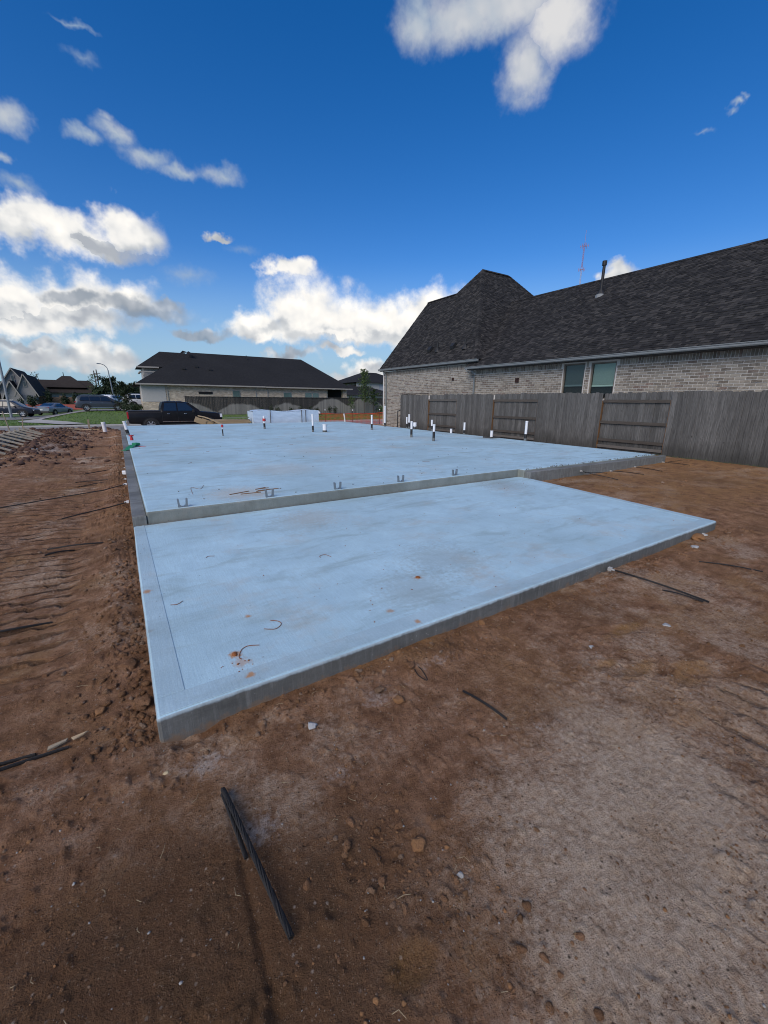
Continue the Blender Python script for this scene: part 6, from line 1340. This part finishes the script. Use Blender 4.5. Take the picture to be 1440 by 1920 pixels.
# orange netting on posts
ON = empty('safety_net', (15.5, 28.5, -.3), 'orange plastic safety netting strung on thin posts beyond the slab', 'netting')
pts = [(11.2, 28.9, .72), (13.0, 28.8, .70), (15.2, 28.6, .68), (17.4, 28.2, .72), (18.6, 27.2, .85)]
V = []; mbn = MB(); mbp = MB()
def net(mb, a, b, sag, z0, wd=.008):
    a, b = Vector(a), Vector(b); L = (Vector((b.x, b.y, 0))-Vector((a.x, a.y, 0))).length; n_ = int(L/.10); d = (b-a).normalized()
    def P(t, f): zt = a.z+(b.z-a.z)*t-sag*math.sin(math.pi*t); return Vector((a.x+(b.x-a.x)*t, a.y+(b.y-a.y)*t+.04*math.sin(t*9+f*3), z0+(zt-z0)*f))
    for i in range(n_+1):
        t = i/n_
        for f0, f1 in ((0, .5), (.5, 1)): p, q = P(t, f0), P(t, f1); w = d*wd; mb.add([p-w, p+w, q+w, q-w], [(0, 1, 2, 3)])
    for k in range(11):
        f = k/10; ww = .022 if k in (0, 10) else .009
        for i in range(n_):
            p, q = P(i/n_, f), P((i+1)/n_, f); w = Vector((0, 0, ww)); mb.add([p-w, q-w, q+w, p+w], [(0, 1, 2, 3)])
for a, b in zip(pts[:-1], pts[1:]): net(mbn, a, b, .06, -.35)
mbn.build('netting', M['orange'], ON, kind='stuff')
net(mbp, (18.6, 27.2, .85), (16.9, 24.2, .82), .05, -.15); mbp.build('netting', M['pink'], ON, kind='stuff')
for x, y, z in pts+[(16.9, 24.2, .95)]:
    mb = MB(); mb.tube([(x, y, -.5), (x, y, z+.22)], .022, 6); po = mb.build('post', M['tpost'], ON); mb = MB(); mb.tube([(x, y, z+.20), (x, y, z+.28)], .035, 8); mb.build('post_cap', M['pvc'], po)
mb = MB(); mb.tube([(14.2, 27.9, -.3), (14.15, 27.9, .45), (14.1, 27.9, .68)], .05, 10); tag(mb.build('white_hose', M['pvc'], smooth=50), 'bent white pipe before the orange netting', 'pipe')
rock('plastic_bag', 12.35, 28.6, .16, M['pvc'], 'white plastic bag caught on the orange netting', 'bag', 1.2, 61, LUMPS3, .72)
# stakes, formwork of the next lot
mb = MB(); mb.box((-1.55, 29.3, .02), (.09, .03, .85)); tag(mb.build('survey_stake', M['stake']), 'lone wooden survey stake before the street', 'stake')
FW_ = empty('form_boards', (-3.3, 18, 0), 'row of wooden concrete forms braced along the next lot', 'formwork')
xa, ya, xb, yb = -3.30, 14.2, -3.05, 22.6
def fp(t): return Vector((xa+(xb-xa)*t, ya+(yb-ya)*t, 0))
n_ = 9
for i in range(n_):
    p, q = fp(i/n_), fp((i+1)/n_-.004); zt = .42-.012*i
    mb = MB(); mb.beam(p+Vector((-.35, 0, zt-.15)), q+Vector((-.35, 0, zt-.16)), .04, .30); mb.build('form_board', M['formwood'], FW_)
    mb = MB(); mb.beam(p+Vector((-.36, 0, zt+.02)), q+Vector((-.36, 0, zt+.01)), .14, .038); mb.build('top_plate', M['formwood'], FW_)
for i in range(11):
    p = fp((i+.5)/11); zt = .40; mb = MB(); mb.beam(p+Vector((-.33, 0, zt+.03)), p+Vector((.42, .05, gz(p.x+.42, p.y)+.03)), .10, .05); mb.build('brace', M['formwood'], FW_)
    mb = MB(); mb.box(p+Vector((-.31, .06, .2)), (.04, .045, .55)); mb.build('stake', M['stake'], FW_)
for x, y, h, l, lb in ((-4.35, 25.4, 1.0, -.12, 'taller leaning wooden stake behind the form boards'), (-3.95, 25.6, .72, .10, 'shorter wooden stake beside the taller leaning one')):
    mb = MB(); mb.beam((x, y, 0), (x+l, y, h), .03, .10, up=(0, 1, 0)); tag(mb.build('wood_stake', M['stake']), lb, 'stake')
mb = MB(); mb.box((-4.75, 25.0, .55), (.22, .1, .22)); tag(mb.build('green_tag', M['green'], bevel=.02), 'bright green marker tag on the form boards at the left edge', 'tag')
for i, (a, b, m, lb) in enumerate((((-2.4, 26.3), (-1.3, 26.1), 'lumber', 'thin pale batten lying on the soil heap'), ((-1.25, 26.6), (-.75, 26.5), 'lumber', 'short batten right of the longer one on the soil'), ((-2.1, 25.6), (-1.7, 25.55), 'stake', 'small split board on the far soil'))):
    za, zb = gz(*a)+.05, gz(*b)+.05; mb = MB(); mb.beam((*a, za), (*b, zb), .09, .035); tag(mb.build('batten', M[m]), lb, 'batten')
for i, (x, y, s, lb) in enumerate(((-2.55, 26.9, .20, 'white scrap of plastic on the far spoil heap'), (-2.3, 15.9, .10, 'pale crust of dried slurry nearest the form boards'), (-1.75, 17.6, .13, 'pale crust of dried slurry beside the wheel rut'))): rock('plastic_scrap', x, y, s, M['pvc' if i == 0 else 'concblock'], lb, 'scrap', .25, 71+i)
